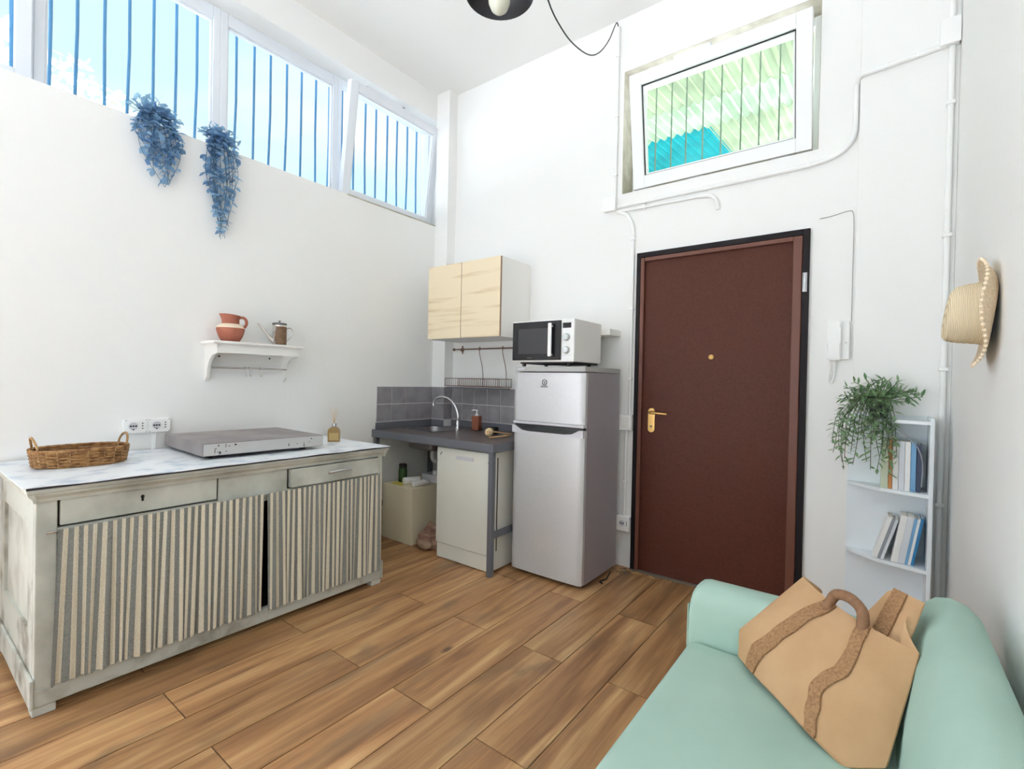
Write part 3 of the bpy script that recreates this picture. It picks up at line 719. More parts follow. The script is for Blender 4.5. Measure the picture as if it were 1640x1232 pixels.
# oilcloth on the sideboard
bm = BM()
ZTop = Zt + 0.0245
def oil(u, v):
    xx = BX0 - 0.012 + (BX1 + 0.030 - BX0 + 0.018) * v; yy = BY0 - 0.040 + (BY1 - BY0 + 0.074) * u
    e = max(0.0, (v - 0.93) / 0.07) ** 2
    return (xx + 0.005 * e, yy, ZTop + 0.0032 + 0.0015 * math.sin(yy * 21) * e + 0.002 * e * math.sin(yy * 9 + 1) ** 2)
gridsurf(bm, oil, 60, 14, lambda u, v: (0, 0, -0.0025)); oc = obj('tablecloth', bm, 'oilcloth', None, True, label='white and blue marbled oilcloth covering the sideboard top', category='tablecloth')
bm = BM(); box(bm, BX1 + 0.0285, BX1 + 0.0325, BY0 - 0.031, BY1 + 0.031, ZTop - 0.007, ZTop + 0.0006); obj('dark_hem', bm, 'cloth_edge', oc)
ZS = ZTop + 0.0035

# ---- grey metal slab on the cloth
sl = thing('hob_cover', (-3.02, 1.35, ZS), 'flat grey metal hob cover with rusty spots on sideboard', 'hob cover')
ang = math.radians(-2.6)
SC = (-3.02, 1.36, 0)
def R_(bm): return rot(bm, ang, SC)
bm = BM(); box(bm, -3.325, -2.716, 1.035, 1.688, ZS + 0.018, ZS + 0.084, 0.004); obj('cover_shell', R_(bm), 'slab', sl)
bm = BM(); box(bm, -2.7165, -2.7135, 1.040, 1.683, ZS + 0.021, ZS + 0.080); fr = obj('front_strip', R_(bm), 'slab_front', sl)
for sx_ in (-3.27, -2.80):
    for sy_ in (1.09, 1.60):
        bm = BM(); lathe(bm, [(0.018, 0), (0.018, 0.018)], (sx_, sy_, ZS), 'z', 12); obj('foot', R_(bm), 'dark', sl)
rs = random.Random(5)
for k in range(20):
    yy = rs.choice([rs.uniform(1.05, 1.20), rs.uniform(1.47, 1.67)]); zz = ZS + rs.uniform(0.024, 0.076)
    a, b_ = rs.uniform(0.002, 0.008), rs.uniform(0.002, 0.005)
    if rs.random() < 0.25: a, b_ = 0.002, 0.012
    bm = BM(); n_ = 7
    prism(bm, [(yy + a * math.cos(2 * PI * i / n_) * rs.uniform(0.6, 1.2), zz + b_ * math.sin(2 * PI * i / n_) * rs.uniform(0.6, 1.2)) for i in range(n_)], -2.7136, -2.7128, 'x')
    obj('rust_spot', R_(bm), 'rust', sl)

# ---- wicker tray basket
bk = thing('wicker_basket', (-3.03, 0.615, ZS), 'shallow oval brown wicker tray basket with two hoop handles', 'basket')
BC = Vector((-3.035, 0.612, ZS)); BRX, BRY = 0.125, 0.178
def oval(a, grow=1.0, z=0.0, off=0.0):
    ca, sa = math.cos(a), math.sin(a)
    e = 0.78
    px = math.copysign(abs(ca) ** e, ca) * (BRX + off) * grow; py = math.copysign(abs(sa) ** e, sa) * (BRY + off) * grow
    return BC + Vector((px, py, z))
bm = BM(); nrow = 9
for k in range(nrow):
    zz = 0.008 + k * 0.0076
    tube(bm, [oval(2 * PI * i / 96, 0.94 + 0.06 * k / nrow, zz, 0.0025 * (1 if (i // 4 + k) % 2 else -1)) for i in range(96)], 0.0042, 5, closed=True)
obj('weave', bm, 'wicker', bk, True, kind='stuff')
bm = BM(); prism(bm, [tuple(oval(2 * PI * i / 48, 0.93)[:2]) for i in range(48)], ZS + 0.001, ZS + 0.008); obj('base', bm, 'wicker', bk)
bm = BM(); tube(bm, [oval(2 * PI * i / 64, 1.0, 0.078 + 0.001 * (i % 2)) for i in range(64)], 0.0065, 6, closed=True); obj('rim', bm, 'wicker', bk, True)
for k in range(24):
    a = 2 * PI * k / 24
    bm = BM(); tube(bm, [oval(a, 0.94, 0.004, 0.001), oval(a, 1.0, 0.078, 0.002)], 0.003, 5); obj('stake', bm, 'wicker_l', bk, True)
for s in (-1, 1):
    pts = []
    for i in range(17):
        a = PI * i / 16
        pts.append(BC + Vector((0.068 * math.cos(a), s * (BRY - 0.022 + 0.016 * math.sin(a)), 0.03 + 0.045 * min(1, 4 * math.sin(a)) + 0.062 * math.sin(a))))
    bm = BM(); tube(bm, pts, 0.0048, 7); obj('handle', bm, 'wicker_l', bk, True)

# ---- reed diffuser
df = thing('reed_diffuser', (-2.945, 1.905, ZS), 'arched amber glass reed diffuser bottle on the sideboard end', 'diffuser')
DC = (-2.945, 1.905, ZS)
bm = BM()
prof = [(-0.038, 0), (0.038, 0), (0.040, 0.06)] + [(0.040 * math.cos(a), 0.066 + 0.036 * math.sin(a)) for a in [PI * i / 12 for i in range(1, 12)]] + [(-0.040, 0.06)]
dv = Vector((0.62, 0.785, 0)); dn = Vector((0.785, -0.62, 0))
A = [bm.verts.new(Vector(DC) + dv * a + dn * 0.02 + Vector((0, 0, z))) for a, z in prof]; B = [bm.verts.new(Vector(DC) + dv * a - dn * 0.02 + Vector((0, 0, z))) for a, z in prof]
bm.faces.new(A); bm.faces.new(list(reversed(B)))
for i in range(len(prof)): bm.faces.new((A[i], A[(i + 1) % len(prof)], B[(i + 1) % len(prof)], B[i]))
obj('bottle', bm, 'amber', df)
bm = BM(); lathe(bm, [(0.012, 0.10), (0.014, 0.102), (0.014, 0.124), (0.008, 0.125)], DC, 'z', 16); obj('collar', bm, 'chrome', df, True)
bm = BM(); c = Vector(DC) + dn * 0.0203
vs = [bm.verts.new(c + dv * a + Vector((0, 0, z)) + dn * e) for e in (0, 0.0008) for a, z in ((-0.03, 0.012), (0.03, 0.012), (0.03, 0.06), (-0.03, 0.06))]
for q in ((0, 1, 2, 3), (4, 5, 6, 7), (0, 1, 5, 4), (1, 2, 6, 5), (2, 3, 7, 6), (3, 0, 4, 7)): bm.faces.new([vs[i] for i in q])
obj('bottle_label', bm, 'label', df)
for k, (a, b_, l_) in enumerate(((-0.028, 0.0, 0.24), (-0.012, 0.01, 0.235), (0.006, -0.008, 0.225), (0.022, 0.004, 0.235), (0.0, 0.012, 0.215))):
    bm = BM(); p0 = Vector(DC) + Vector((0, 0, 0.112)); p1 = Vector(DC) + dv * a * 1.0 + dn * b_ + Vector((0, 0, l_)); tube(bm, [p0, p1], 0.0013, 5); obj('reed', bm, 'reed', df)

# ================================================================== WALL SHELF with jug and oil can
ws = thing('wall_shelf', (XL, 1.52, 1.28), 'small white bracket shelf with hook rail on left wall', 'shelf')
SY0, SY1 = 1.262, 1.775
bm = BM(); box(bm, XL, XL + 0.200, SY0 - 0.028, SY1 + 0.028, 1.518, 1.534, 0.003); obj('board', bm, 'cabwhite', ws)
bm = BM(); box(bm, XL + 0.160, XL + 0.176, SY0 + 0.018, SY1 - 0.018, 1.462, 1.518); obj('front_apron', bm, 'cabwhite', ws)
bp_ = [(0, 1.285), (0.022, 1.305), (0.030, 1.312), (0.034, 1.33)] + [(0.034 + 0.118 * (1 - math.cos(a)), 1.33 + 0.125 * math.sin(a)) for a in [PI / 2 * i / 10 for i in range(1, 11)]] + [(0.176, 1.462), (0.176, 1.518), (0, 1.518)]
for yy in (SY0, SY1 - 0.018):
    bm = BM(); prism(bm, [(XL + a, z) for a, z in bp_], yy, yy + 0.018, 'y'); obj('bracket', bm, 'cabwhite', ws)
bm = BM(); box(bm, XL, XL + 0.010, SY0 + 0.018, SY1 - 0.018, 1.415, 1.518); obj('back_rail', bm, 'cabwhite', ws)
for yy in (1.34, 1.66):
    bm = BM(); lathe(bm, [(0.006, 0), (0.006, 0.002)], (XL + 0.010, yy, 1.445), 'x', 10); obj('screw_cap', bm, 'dark', ws)
bm = BM(); tube(bm, [(XL + 0.055, SY0 + 0.018, 1.372), (XL + 0.055, SY1 - 0.018, 1.372)], 0.006, 10); obj('rail', bm, 'can', ws, True)
for k, yy in enumerate((1.478, 1.504, 1.575)):
    bm = BM()
    pts = arc((XL + 0.055, yy, 1.372), 0.0095, 180, 0, 8) + [(XL + 0.0645, yy, 1.35), (XL + 0.066, yy, 1.335)] + arc((XL + 0.075, yy, 1.33), 0.010, 180, 370, 8)
    tube(bm, pts, 0.0022, 6)
    obj('hook', bm, 'can', None, True, label=['leftmost', 'middle', 'rightmost'][k] + ' small metal S-hook on the wall shelf rail', category='hook', group='S-hooks on the shelf rail')
# jug
JC = (XL + 0.105, 1.366, 1.534)
jg = thing('terracotta_jug', JC, 'round terracotta jug with cream band on the wall shelf', 'jug')
bm = BM(); lathe(bm, [(0.040, 0.0), (0.050, 0.004), (0.066, 0.032), (0.076, 0.062), (0.079, 0.080), (0.078, 0.086)], JC, 'z', 36, close=False); lathe(bm, [(0.001, 0.001), (0.041, 0.0)], JC, 'z', 36, close=False); obj('body', bm, 'terracotta', jg, True)
bm = BM(); lathe(bm, [(0.078, 0.086), (0.074, 0.095), (0.062, 0.106), (0.050, 0.113)], JC, 'z', 36, close=False); obj('cream_band', bm, 'cream', jg, True)
bm = BM()
rings = []
for r, h in ((0.050, 0.113), (0.048, 0.122), (0.048, 0.14), (0.053, 0.165), (0.056, 0.173), (0.052, 0.171), (0.046, 0.14), (0.046, 0.11)):
    ring = []
    for k in range(36):
        a = 2 * PI * k / 36
        sp = max(0, math.cos(a + PI / 2 + 0.5)) ** 6 * 0.009 * max(0, (h - 0.13) / 0.045)
        ring.append(bm.verts.new(Vector(JC) + Vector(((r + sp) * math.cos(a), (r + sp) * math.sin(a), h - (0.010 * (0.5 + 0.5 * math.sin(a)) if h > 0.15 else 0)))))
    rings.append(ring)
for a, b_ in zip(rings, rings[1:]):
    for k in range(36): bm.faces.new((a[k], a[(k + 1) % 36], b_[(k + 1) % 36], b_[k]))
obj('neck', bm, 'terracotta', jg, True)
hv = Vector((0.35, 0.94, 0)).normalized()
bm = BM(); tube(bm, spline([Vector(JC) + hv * a + Vector((0, 0, z)) for a, z in ((0.048, 0.155), (0.068, 0.158), (0.084, 0.145), (0.088, 0.122), (0.080, 0.102), (0.071, 0.094))], 5), 0.0085, 8); obj('handle', bm, 'terracotta', jg, True)
# oil can
OC = (XL + 0.11, 1.675, 1.534)
oc_ = thing('oil_can', OC, 'small metal oil can with long spout and brown band', 'oil can')
bm = BM(); lathe(bm, [(0.042, 0), (0.044, 0.003), (0.043, 0.06), (0.042, 0.138), (0.040, 0.142)], OC, 'z', 28); obj('body', bm, 'can', oc_, True)
bm = BM(); rg = []
for h in (0.004, 0.126):
    rg.append([bm.verts.new(Vector(OC) + Vector((0.0446 * math.cos(a), 0.0446 * math.sin(a), h))) for a in [math.radians(-58 + 116 * i / 14) for i in range(15)]])
for i in range(14): bm.faces.new((rg[0][i], rg[0][i + 1], rg[1][i + 1], rg[1][i]))
obj('painted_panel', bm, 'can_band', oc_, True)
bm = BM(); lathe(bm, [(0.045, 0.138), (0.046, 0.142), (0.044, 0.150), (0.02, 0.154), (0.005, 0.154)], OC, 'z', 28); lid = obj('lid', bm, 'can_dark', oc_, True)
bm = BM(); lathe(bm, [(0.004, 0.153), (0.004, 0.160), (0.009, 0.163), (0.008, 0.167), (0.002, 0.168)], OC, 'z', 12); obj('knob', bm, 'can_dark', lid, True)
ov = Vector((-0.2, -0.98, 0)).normalized()
bm = BM(); tube(bm, [Vector(OC) + ov * a + Vector((0, 0, z)) for a, z in ((0.035, 0.022), (0.060, 0.048), (0.10, 0.098), (0.135, 0.140))], [0.016, 0.012, 0.007, 0.0035], 10); obj('spout', bm, 'can', oc_, True)
bm = BM(); tube(bm, [Vector(OC) + ov * a + Vector((0, 0, z)) for a, z in ((0.04, 0.09), (0.062, 0.088), (0.088, 0.086))], 0.0025, 6); obj('spout_brace', bm, 'can', oc_, True)
bm = BM(); tube(bm, spline([Vector(OC) - ov * a + Vector((0, 0, z)) for a, z in ((0.043, 0.118), (0.07, 0.122), (0.086, 0.105), (0.084, 0.08), (0.066, 0.05), (0.044, 0.028))], 5), 0.004, 8); obj('handle', bm, 'can', oc_, True)

# ================================================================== SOCKETS on the left wall
def socket_face(bm_h, o, u, v, n, r=0.016):
    pass
so = thing('power_outlet', (XL, 0.96, 0.99), 'white double wall outlet above the sideboard beside the basket', 'outlet')
bm = BM(); box(bm, XL, XL + 0.034, 0.848, 1.072, 0.988, 1.070, 0.003); obj('back_box', bm, 'plastic', so)
for k, yc in enumerate((0.906, 1.016)):
    bm = BM(); box(bm, XL + 0.034, XL + 0.040, yc - 0.053, yc + 0.053, 0.990, 1.068, 0.003); pl = obj('face_plate', bm, 'plastic', so)
    bm = BM(); lathe(bm, [(0.021, 0), (0.021, 0.003), (0.019, 0.003), (0.017, 0.001)], (XL + 0.040, yc - 0.014, 1.030), 'x', 24); obj('socket_ring', bm, 'app_grey', pl)
    bm = BM()
    for dy in (-0.012, 0, 0.012): box(bm, XL + 0.042, XL + 0.0435, yc - 0.014 + dy - 0.004, yc - 0.014 + dy + 0.004, 1.026, 1.034)
    box(bm, XL + 0.042, XL + 0.0435, yc - 0.018, yc - 0.010, 1.008, 1.014)
    for dz in (-0.014, 0, 0.014): box(bm, XL + 0.040, XL + 0.0415, yc + 0.026, yc + 0.032, 1.027 + dz, 1.033 + dz)
    for a in (-0.047, 0.047):
        for b2 in (0.995, 1.063): box(bm, XL + 0.040, XL + 0.0412, yc + a - 0.002, yc + a + 0.002, b2 - 0.002, b2 + 0.002)
    obj('socket_hole', bm, 'socket', pl)
bm = BM(); box(bm, XL, XL + 0.018, 0.985, 1.008, 0.60, 0.988, 0.003); obj('cable_duct', bm, 'plastic', so)

# ================================================================== KITCHEN BENCH WITH SINK
kb = thing('sink_bench', (-2.70, 2.90, 0), 'dark grey steel-framed worktop bench with inset sink', 'worktop')
KX0, KX1, KY0, KY1, KZ = XL + 0.012, -2.052, 2.522, 3.19, 0.897
SKX0, SKX1, SKY0, SKY1 = -3.235, -2.885, 2.745, 3.115
bm = BM()
box(bm, KX0, SKX0, KY0, KY1, KZ - 0.025, KZ); box(bm, SKX1, KX1, KY0, KY1, KZ - 0.025, KZ)
box(bm, SKX0, SKX1, KY0, SKY0, KZ - 0.025, KZ); box(bm, SKX0, SKX1, SKY1, KY1, KZ - 0.025, KZ)
box(bm, CXR + 0.012, KX1, KY1, YB - 0.012, KZ - 0.025, KZ)
obj('worktop', bm, 'counter', kb)
bm = BM(); box(bm, KX0, KX1 + 0.004, KY0 - 0.006, KY0, KZ - 0.058, KZ + 0.002, 0.002); box(bm, KX1, KX1 + 0.004, KY0, YB - 0.02, KZ - 0.058, KZ + 0.002, 0.001)
box(bm, KX0, KX0 + 0.004, KY0, CY - 0.01, KZ - 0.058, KZ - 0.025)
obj('steel_edge', bm, 'frame_grey', kb)
bm = BM(); box(bm, KX0 - 0.002, KX0 + 0.006, KY0 + 0.03, CY - 0.011, KZ, 0.954, 0.001); box(bm, CXR + 0.012, KX1, YB - 0.02, YB - 0.012, KZ, 0.954, 0.001)
box(bm, KX0 + 0.006, CXR + 0.012, CY - 0.018, CY - 0.011, KZ, 0.954, 0.001)
obj('upstand', bm, 'frame_grey', kb)
# bowl
bm = BM()
def bowl_ring(g, z):
    cx, cy = (SKX0 + SKX1) / 2, (SKY0 + SKY1) / 2; hx, hy = (SKX1 - SKX0) / 2 * g, (SKY1 - SKY0) / 2 * g
    out = []
    for i in range(32):
        a = 2 * PI * i / 32; ca, sa = math.cos(a), math.sin(a)
        out.append(bm.verts.new((cx + math.copysign(abs(ca) ** 0.4, ca) * hx, cy + math.copysign(abs(sa) ** 0.4, sa) * hy, z)))
    return out
rg = [bowl_ring(1.06, KZ + 0.002), bowl_ring(0.98, KZ + 0.003), bowl_ring(0.95, KZ - 0.02), bowl_ring(0.90, KZ - 0.15), bowl_ring(0.78, KZ - 0.165), bowl_ring(0.1, KZ - 0.168)]
for a, b_ in zip(rg, rg[1:]):
    for i in range(32): bm.faces.new((a[i], a[(i + 1) % 32], b_[(i + 1) % 32], b_[i]))
bm.faces.new(rg[-1]); sk = obj('sink_bowl', bm, 'sink', kb, True)
bm = BM(); lathe(bm, [(0.03, 0), (0.028, 0.004), (0.01, 0.003)], ((SKX0 + SKX1) / 2, (SKY0 + SKY1) / 2, KZ - 0.167), 'z', 20); obj('drain', bm, 'chrome', sk, True)
bm = BM(); tube(bm, spline([(-3.06, 2.93, KZ - 0.17), (-3.06, 2.93, 0.66), (-3.06, 2.96, 0.62), (-3.06, 3.05, 0.62), (-3.06, 3.16, 0.64)], 5), 0.018, 10); obj('drain_pipe', bm, 'plastic', kb, True)
for lx, ly in ((-2.092, 2.520), (KX0 + 0.004, 2.53), (-2.092, 3.24), (KX0 + 0.004, 3.14)):
    bm = BM(); box(bm, lx, lx + 0.036, ly, ly + 0.036, 0.0, KZ - 0.026, 0.002); obj('leg', bm, 'frame_grey', kb)
bm = BM(); box(bm, -2.086, -2.062, 2.556, 3.24, 0.255, 0.295, 0.002); obj('brace', bm, 'frame_grey', kb)
bm = BM(); box(bm, KX0 + 0.01, KX0 + 0.034, 2.566, 3.14, 0.255, 0.295, 0.002); obj('brace', bm, 'frame_grey', kb)

# faucet
fa = thing('faucet', (-2.84, 3.005, KZ), 'chrome gooseneck faucet with side lever by the sink', 'faucet')
bm = BM(); lathe(bm, [(0.026, 0), (0.026, 0.006), (0.020, 0.010), (0.019, 0.075), (0.016, 0.082)], (-2.84, 3.005, KZ), 'z', 20); obj('base', bm, 'chrome', fa, True)
bm = BM(); tube(bm, spline([(-2.84, 3.005, KZ + 0.07), (-2.838, 3.005, 1.03), (-2.875, 3.005, 1.105), (-2.945, 3.005, 1.158), (-3.03, 3.005, 1.172), (-3.105, 3.005, 1.155), (-3.135, 3.005, 1.112)], 6), 0.0105, 10); obj('spout', bm, 'chrome', fa, True)
bm = BM(); lathe(bm, [(0.012, 0), (0.013, 0.02), (0.011, 0.026)], (-3.136, 3.005, 1.092), 'z', 14); obj('aerator', bm, 'chrome', fa, True)
bm = BM(); tube(bm, [(-2.838, 2.99, KZ + 0.045), (-2.825, 2.958, KZ + 0.05), (-2.79, 2.93, KZ + 0.085), (-2.785, 2.922, KZ + 0.105)], [0.009, 0.009, 0.007, 0.006], 10); obj('lever', bm, 'chrome', fa, True)

# soap dispenser
sd = thing('soap_dispenser', (-2.745, 3.14, KZ), 'square brown soap dispenser with white pump on the worktop', 'dispenser')
bm = BM(); box(bm, -2.778, -2.712, 3.107, 3.173, KZ, KZ + 0.125, 0.006); obj('bottle', rot(bm, 0.25, (-2.745, 3.14, 0)), 'soap', sd)
bm = BM(); lathe(bm, [(0.014, 0.125), (0.014, 0.14), (0.006, 0.142), (0.006, 0.165)], (-2.745, 3.14, KZ), 'z', 14); box(bm, -2.752, -2.738, 3.133, 3.147, KZ + 0.165, KZ + 0.176); tube(bm, [(-2.745, 3.14, KZ + 0.172), (-2.775, 3.125, KZ + 0.172), (-2.785, 3.12, KZ + 0.166)], 0.004, 8); obj('pump', bm, 'plastic', sd, True)

# dish brush: round head with wooden handle
db = thing('dish_brush', (-2.36, 2.88, KZ), 'wooden dish brush with cream bristles lying on the worktop', 'brush')
bm = BM(); lathe(bm, [(0.012, -0.035), (0.028, -0.03), (0.033, -0.005), (0.033, 0.015), (0.03, 0.02)], (-2.375, 2.865, KZ + 0.0335), 'y', 20); obj('bristles', rot(bm, 0.5, (-2.375, 2.865, 0)), 'bristle', db, True)
bm = BM(); lathe(bm, [(0.014, -0.05), (0.016, -0.044), (0.016, -0.034)], (-2.375, 2.865, KZ + 0.0335), 'y', 16); obj('wooden_cap', rot(bm, 0.5, (-2.375, 2.865, 0)), 'woodlight', db, True)
bm = BM(); tube(bm, [(-2.39, 2.892, KZ + 0.035), (-2.37, 2.95, KZ + 0.028), (-2.31, 3.06, KZ + 0.008)], [0.007, 0.006, 0.0065], 8); obj('handle', bm, 'woodlight', db, True)
bm = BM(); tube(bm, [(-2.300, 2.775, KZ + 0.007), (-2.275, 2.84, KZ + 0.008), (-2.262, 2.88, KZ + 0.009), (-2.25, 2.925, KZ + 0.011), (-2.245, 2.945, KZ + 0.010)], [0.007, 0.006, 0.008, 0.010, 0.005], 8)
obj('wooden_spoon', bm, 'woodlight', None, True, label='short pale wooden utensil lying at the worktop front corner', category='utensil')
bm = BM(); lathe(bm, [(0.0, 0.0), (0.040, 0.002), (0.046, 0.02), (0.045, 0.055), (0.040, 0.055), (0.038, 0.012), (0.0, 0.008)], (-2.475, 3.03, KZ), 'z', 20, close=False)
obj('scouring_pad_cup', bm, 'dark', None, True, label='small black cup behind the dish brush on the worktop', category='cup')

# dishwasher
dw = thing('dishwasher', (-2.36, 2.85, 0), 'narrow white dishwasher under the worktop', 'dishwasher')
bm = BM(); box(bm, -2.622, -2.105, 2.600, 3.16, 0.008, 0.828, 0.003); body = obj('body', bm, 'white_app', dw)
bm = BM(); box(bm, -2.624, -2.103, 2.562, 2.597, 0.118, 0.826, 0.005); dd = obj('door_panel', bm, 'white_app', dw)
bm = BM(); box(bm, -2.620, -2.107, 2.572, 2.598, 0.006, 0.114, 0.003); obj('kick_panel', bm, 'white_app', dw)
bm = BM(); box(bm, -2.428, -2.262, 2.558, 2.563, 0.752, 0.778, 0.001); obj('handle_recess', bm, 'app_grey', dd)
bm = BM(); tube(bm, [(-2.588, 2.560, 0.770), (-2.572, 2.560, 0.790)], 0.003, 6); obj('control_mark', bm, 'greyink', dd)
bm = BM(); box(bm, -2.128, -2.108, 2.558, 2.563, 0.756, 0.764, 0.001); obj('control_mark', bm, 'greyink', dd)
bm = BM(); box(bm, -2.1055, -2.1035, 2.634, 2.644, 0.14, 0.79); obj('side_slot', bm, 'inside', body)

# cream masonry block under the sink, things on it
bm = BM(); box(bm, XL + 0.056, -2.935, 2.60, 3.10, 0.0, 0.452, 0.004); obj('storage_box', bm, 'cream_box', None, label='cream storage box on the floor under the sink', category='box')
gb = thing('green_bottle', (-3.215, 2.74, 0.452), 'dark green bottle with black cap under the sink', 'bottle')
bm = BM(); lathe(bm, [(0.034, 0), (0.036, 0.004), (0.036, 0.10), (0.030, 0.116)], (-3.215, 2.74, 0.452), 'z', 20); obj('body', bm, 'green_bottle', gb, True)
bm = BM(); lathe(bm, [(0.034, 0.116), (0.034, 0.148), (0.030, 0.152)], (-3.215, 2.74, 0.452), 'z', 20); obj('cap', bm, 'dark', gb, True)
rl = thing('paper_roll', (-3.10, 2.69, 0.452), 'white roll with dark hollow end under the sink', 'roll')
bm = BM(); lathe(bm, [(0.014, 0), (0.028, 0), (0.030, 0.006), (0.030, 0.13), (0.028, 0.136), (0.014, 0.136)], (-3.11, 2.66, 0.4825), 'y', 20); obj('paper', rot(bm, -0.35, (-3.11, 2.66, 0)), 'plastic', rl, True)
bm = BM(); lathe(bm, [(0.0145, 0.001), (0.0145, 0.135)], (-3.11, 2.66, 0.4825), 'y', 16); obj('core', rot(bm, -0.35, (-3.11, 2.66, 0)), 'dark', rl, True)
wbt = thing('white_bottle', (-3.0, 2.72, 0.452), 'white plastic bottle lying on the cream box edge', 'bottle')
bm = BM(); lathe(bm, [(0.01, 0), (0.022, 0.006), (0.025, 0.02), (0.025, 0.11), (0.012, 0.128), (0.012, 0.14)], (-2.985, 2.645, 0.478), 'y', 16); obj('body', rot(bm, -0.2, (-2.985, 2.645, 0)), 'plastic', wbt, True)
bm = BM(); lathe(bm, [(0.014, 0.14), (0.014, 0.162), (0.012, 0.165)], (-2.985, 2.645, 0.478), 'y', 14); obj('cap', rot(bm, -0.2, (-2.985, 2.645, 0)), 'app_grey', wbt, True)
bm = BM()
gridsurf(bm, lambda u, v: (-3.22 + 0.13 * u, 2.615 + 0.07 * v, 0.456 + 0.006 * math.sin(9 * u + 4 * v) ** 2), 10, 6, lambda u, v: (0, 0, -0.0035)); obj('cleaning_cloth', bm, 'yellow', None, True, label='folded yellow cleaning cloth on the cream box', category='cloth')
bx = thing('cardboard_tray', (-3.02, 2.97, 0.452), 'low grey tray at the back of the cream box', 'tray')
bm = BM(); box(bm, -3.13, -2.945, 2.88, 3.06, 0.453, 0.463); obj('base', bm, 'app_grey', bx)
bm = BM(); box(bm, -3.13, -3.124, 2.88, 3.06, 0.463, 0.515); box(bm, -2.951, -2.945, 2.88, 3.06, 0.463, 0.515); box(bm, -3.124, -2.951, 2.88, 2.886, 0.463, 0.515); box(bm, -3.124, -2.951, 3.054, 3.06, 0.463, 0.515); obj('rim', bm, 'app_grey', bx)
bm = BM(); lathe(bm, [(0.0, 0.0), (0.022, 0.001), (0.032, 0.05), (0.032, 0.075), (0.029, 0.075), (0.028, 0.05), (0.0, 0.01)], (-3.03, 2.95, 0.4635), 'z', 20, close=False)
obj('white_cup', bm, 'plastic', None, True, label='white plastic cup in the shadow under the sink', category='cup')

# crumpled shopping bag on the floor
bm = BM(); bmesh.ops.create_icosphere(bm, subdivisions=4, radius=1.0)
from mathutils import noise as mnoise
for v in bm.verts:
    c = v.co.copy(); k = 1 + 0.22 * mnoise.noise(c * 2.3) + 0.10 * mnoise.noise(c * 5.5 + Vector((3, 1, 2)))
    rr = 1.0 - 0.38 * max(0, c.z)
    v.co = Vector((-2.80 + c.x * 0.115 * k * rr, 2.685 + c.y * 0.105 * k * rr, max(0.002, 0.075 + c.z * 0.115 * k - 0.02 * (1 - abs(c.z)))))
obj('shopping_bag', bm, 'sackcloth', None, True, label='crumpled brown cloth bag on the floor beside the dishwasher', category='bag')

# ================================================================== WALL CUPBOARD
wc = thing('wall_cupboard', (-2.725, 3.10, 1.665), 'white wall cupboard with two pale oak doors above sink', 'cupboard')
CX0, CX1, CYF, CZ0, CZ1 = -3.120, -2.328, 2.905, 1.668, 2.285
bm = BM()
box(bm, CX0, CX0 + 0.018, CYF + 0.02, YB - 0.002, CZ0, CZ1); box(bm, CX1 - 0.018, CX1, CYF + 0.02, YB - 0.002, CZ0, CZ1)
box(bm, CX0 + 0.018, CX1 - 0.018, CYF + 0.02, YB - 0.002, CZ1 - 0.018, CZ1); box(bm, CX0 + 0.018, CX1 - 0.018, CYF + 0.02, YB - 0.002, CZ0, CZ0 + 0.018)
box(bm, CX0 + 0.018, CX1 - 0.018, YB - 0.008, YB - 0.002, CZ0 + 0.018, CZ1 - 0.018)
obj('carcass', bm, 'cabwhite', wc)
xm = -2.735
for a, b_ in ((CX0, xm - 0.0015), (xm + 0.0015, CX1)):
    bm = BM(); box(bm, a + 0.001, b_ - 0.001, CYF, CYF + 0.018, CZ0 + 0.001, CZ1 - 0.001, 0.001); dr_ = obj('door_panel', bm, 'cabwood', wc)
    bm = BM(); box(bm, b_ - 0.0011, b_ - 0.0001, CYF + 0.001, CYF + 0.0175, CZ0 + 0.002, CZ1 - 0.002); obj('edge_banding', bm, 'brownedge', dr_)

# rail with hanging dish rack
hr = thing('hanging_rail', (-2.77, 3.25, 1.6), 'thin bronze utensil rail under the wall cupboard', 'rail')
bm = BM(); tube(bm, [(-3.118, 3.245, 1.602), (-2.30, 3.245, 1.602)], 0.0055, 8); obj('rod', bm, 'wire', hr, True)
for xx in (-3.075, -2.33):
    bm = BM(); tube(bm, [(xx, 3.245, 1.602), (xx, 3.29, 1.602)], 0.006, 8); lathe(bm, [(0.006, 3.290), (0.018, 3.293), (0.018, 3.303)], (xx, 0, 1.602), 'y', 14)
    box(bm, xx - 0.006, xx + 0.006, 3.297, 3.304, 1.565, 1.639, 0.002); obj('mount', bm, 'wire', hr, True)
bm = BM(); lathe(bm, [(0.003, -3.145), (0.011, -3.138), (0.013, -3.128), (0.011, -3.12), (0.006, -3.116)], (0, 3.245, 1.602), 'x', 12); obj('finial', bm, 'wire', hr, True)
rk = thing('dish_rack', (-2.78, 3.2, 1.26), 'bronze wire dish rack hanging over the tiled splashback', 'dish rack')
RX0, RX1, RY0, RY1, RZ0, RZ1 = -3.085, -2.47, 3.09, 3.262, 1.272, 1.338
for xx in (-2.815, -2.556):
    bm = BM(); tube(bm, spline([(xx - 0.004, 3.250, 1.590), (xx - 0.006, 3.256, 1.612), (xx - 0.004, 3.240, 1.617), (xx, 3.236, 1.60), (xx + 0.004, 3.238, 1.55), (xx + 0.026, 3.25, 1.44), (xx + 0.03, 3.258, 1.345), (xx + 0.03, 3.258, 1.275)], 5), 0.0028, 6); obj('hanger', bm, 'wire', rk, True)
for zz in (RZ0, RZ1):
    bm = BM(); tube(bm, [(RX0, RY0, zz), (RX1, RY0, zz), (RX1, RY1, zz), (RX0, RY1, zz)], 0.0032, 6, closed=True); obj('frame_wire', bm, 'wire', rk)
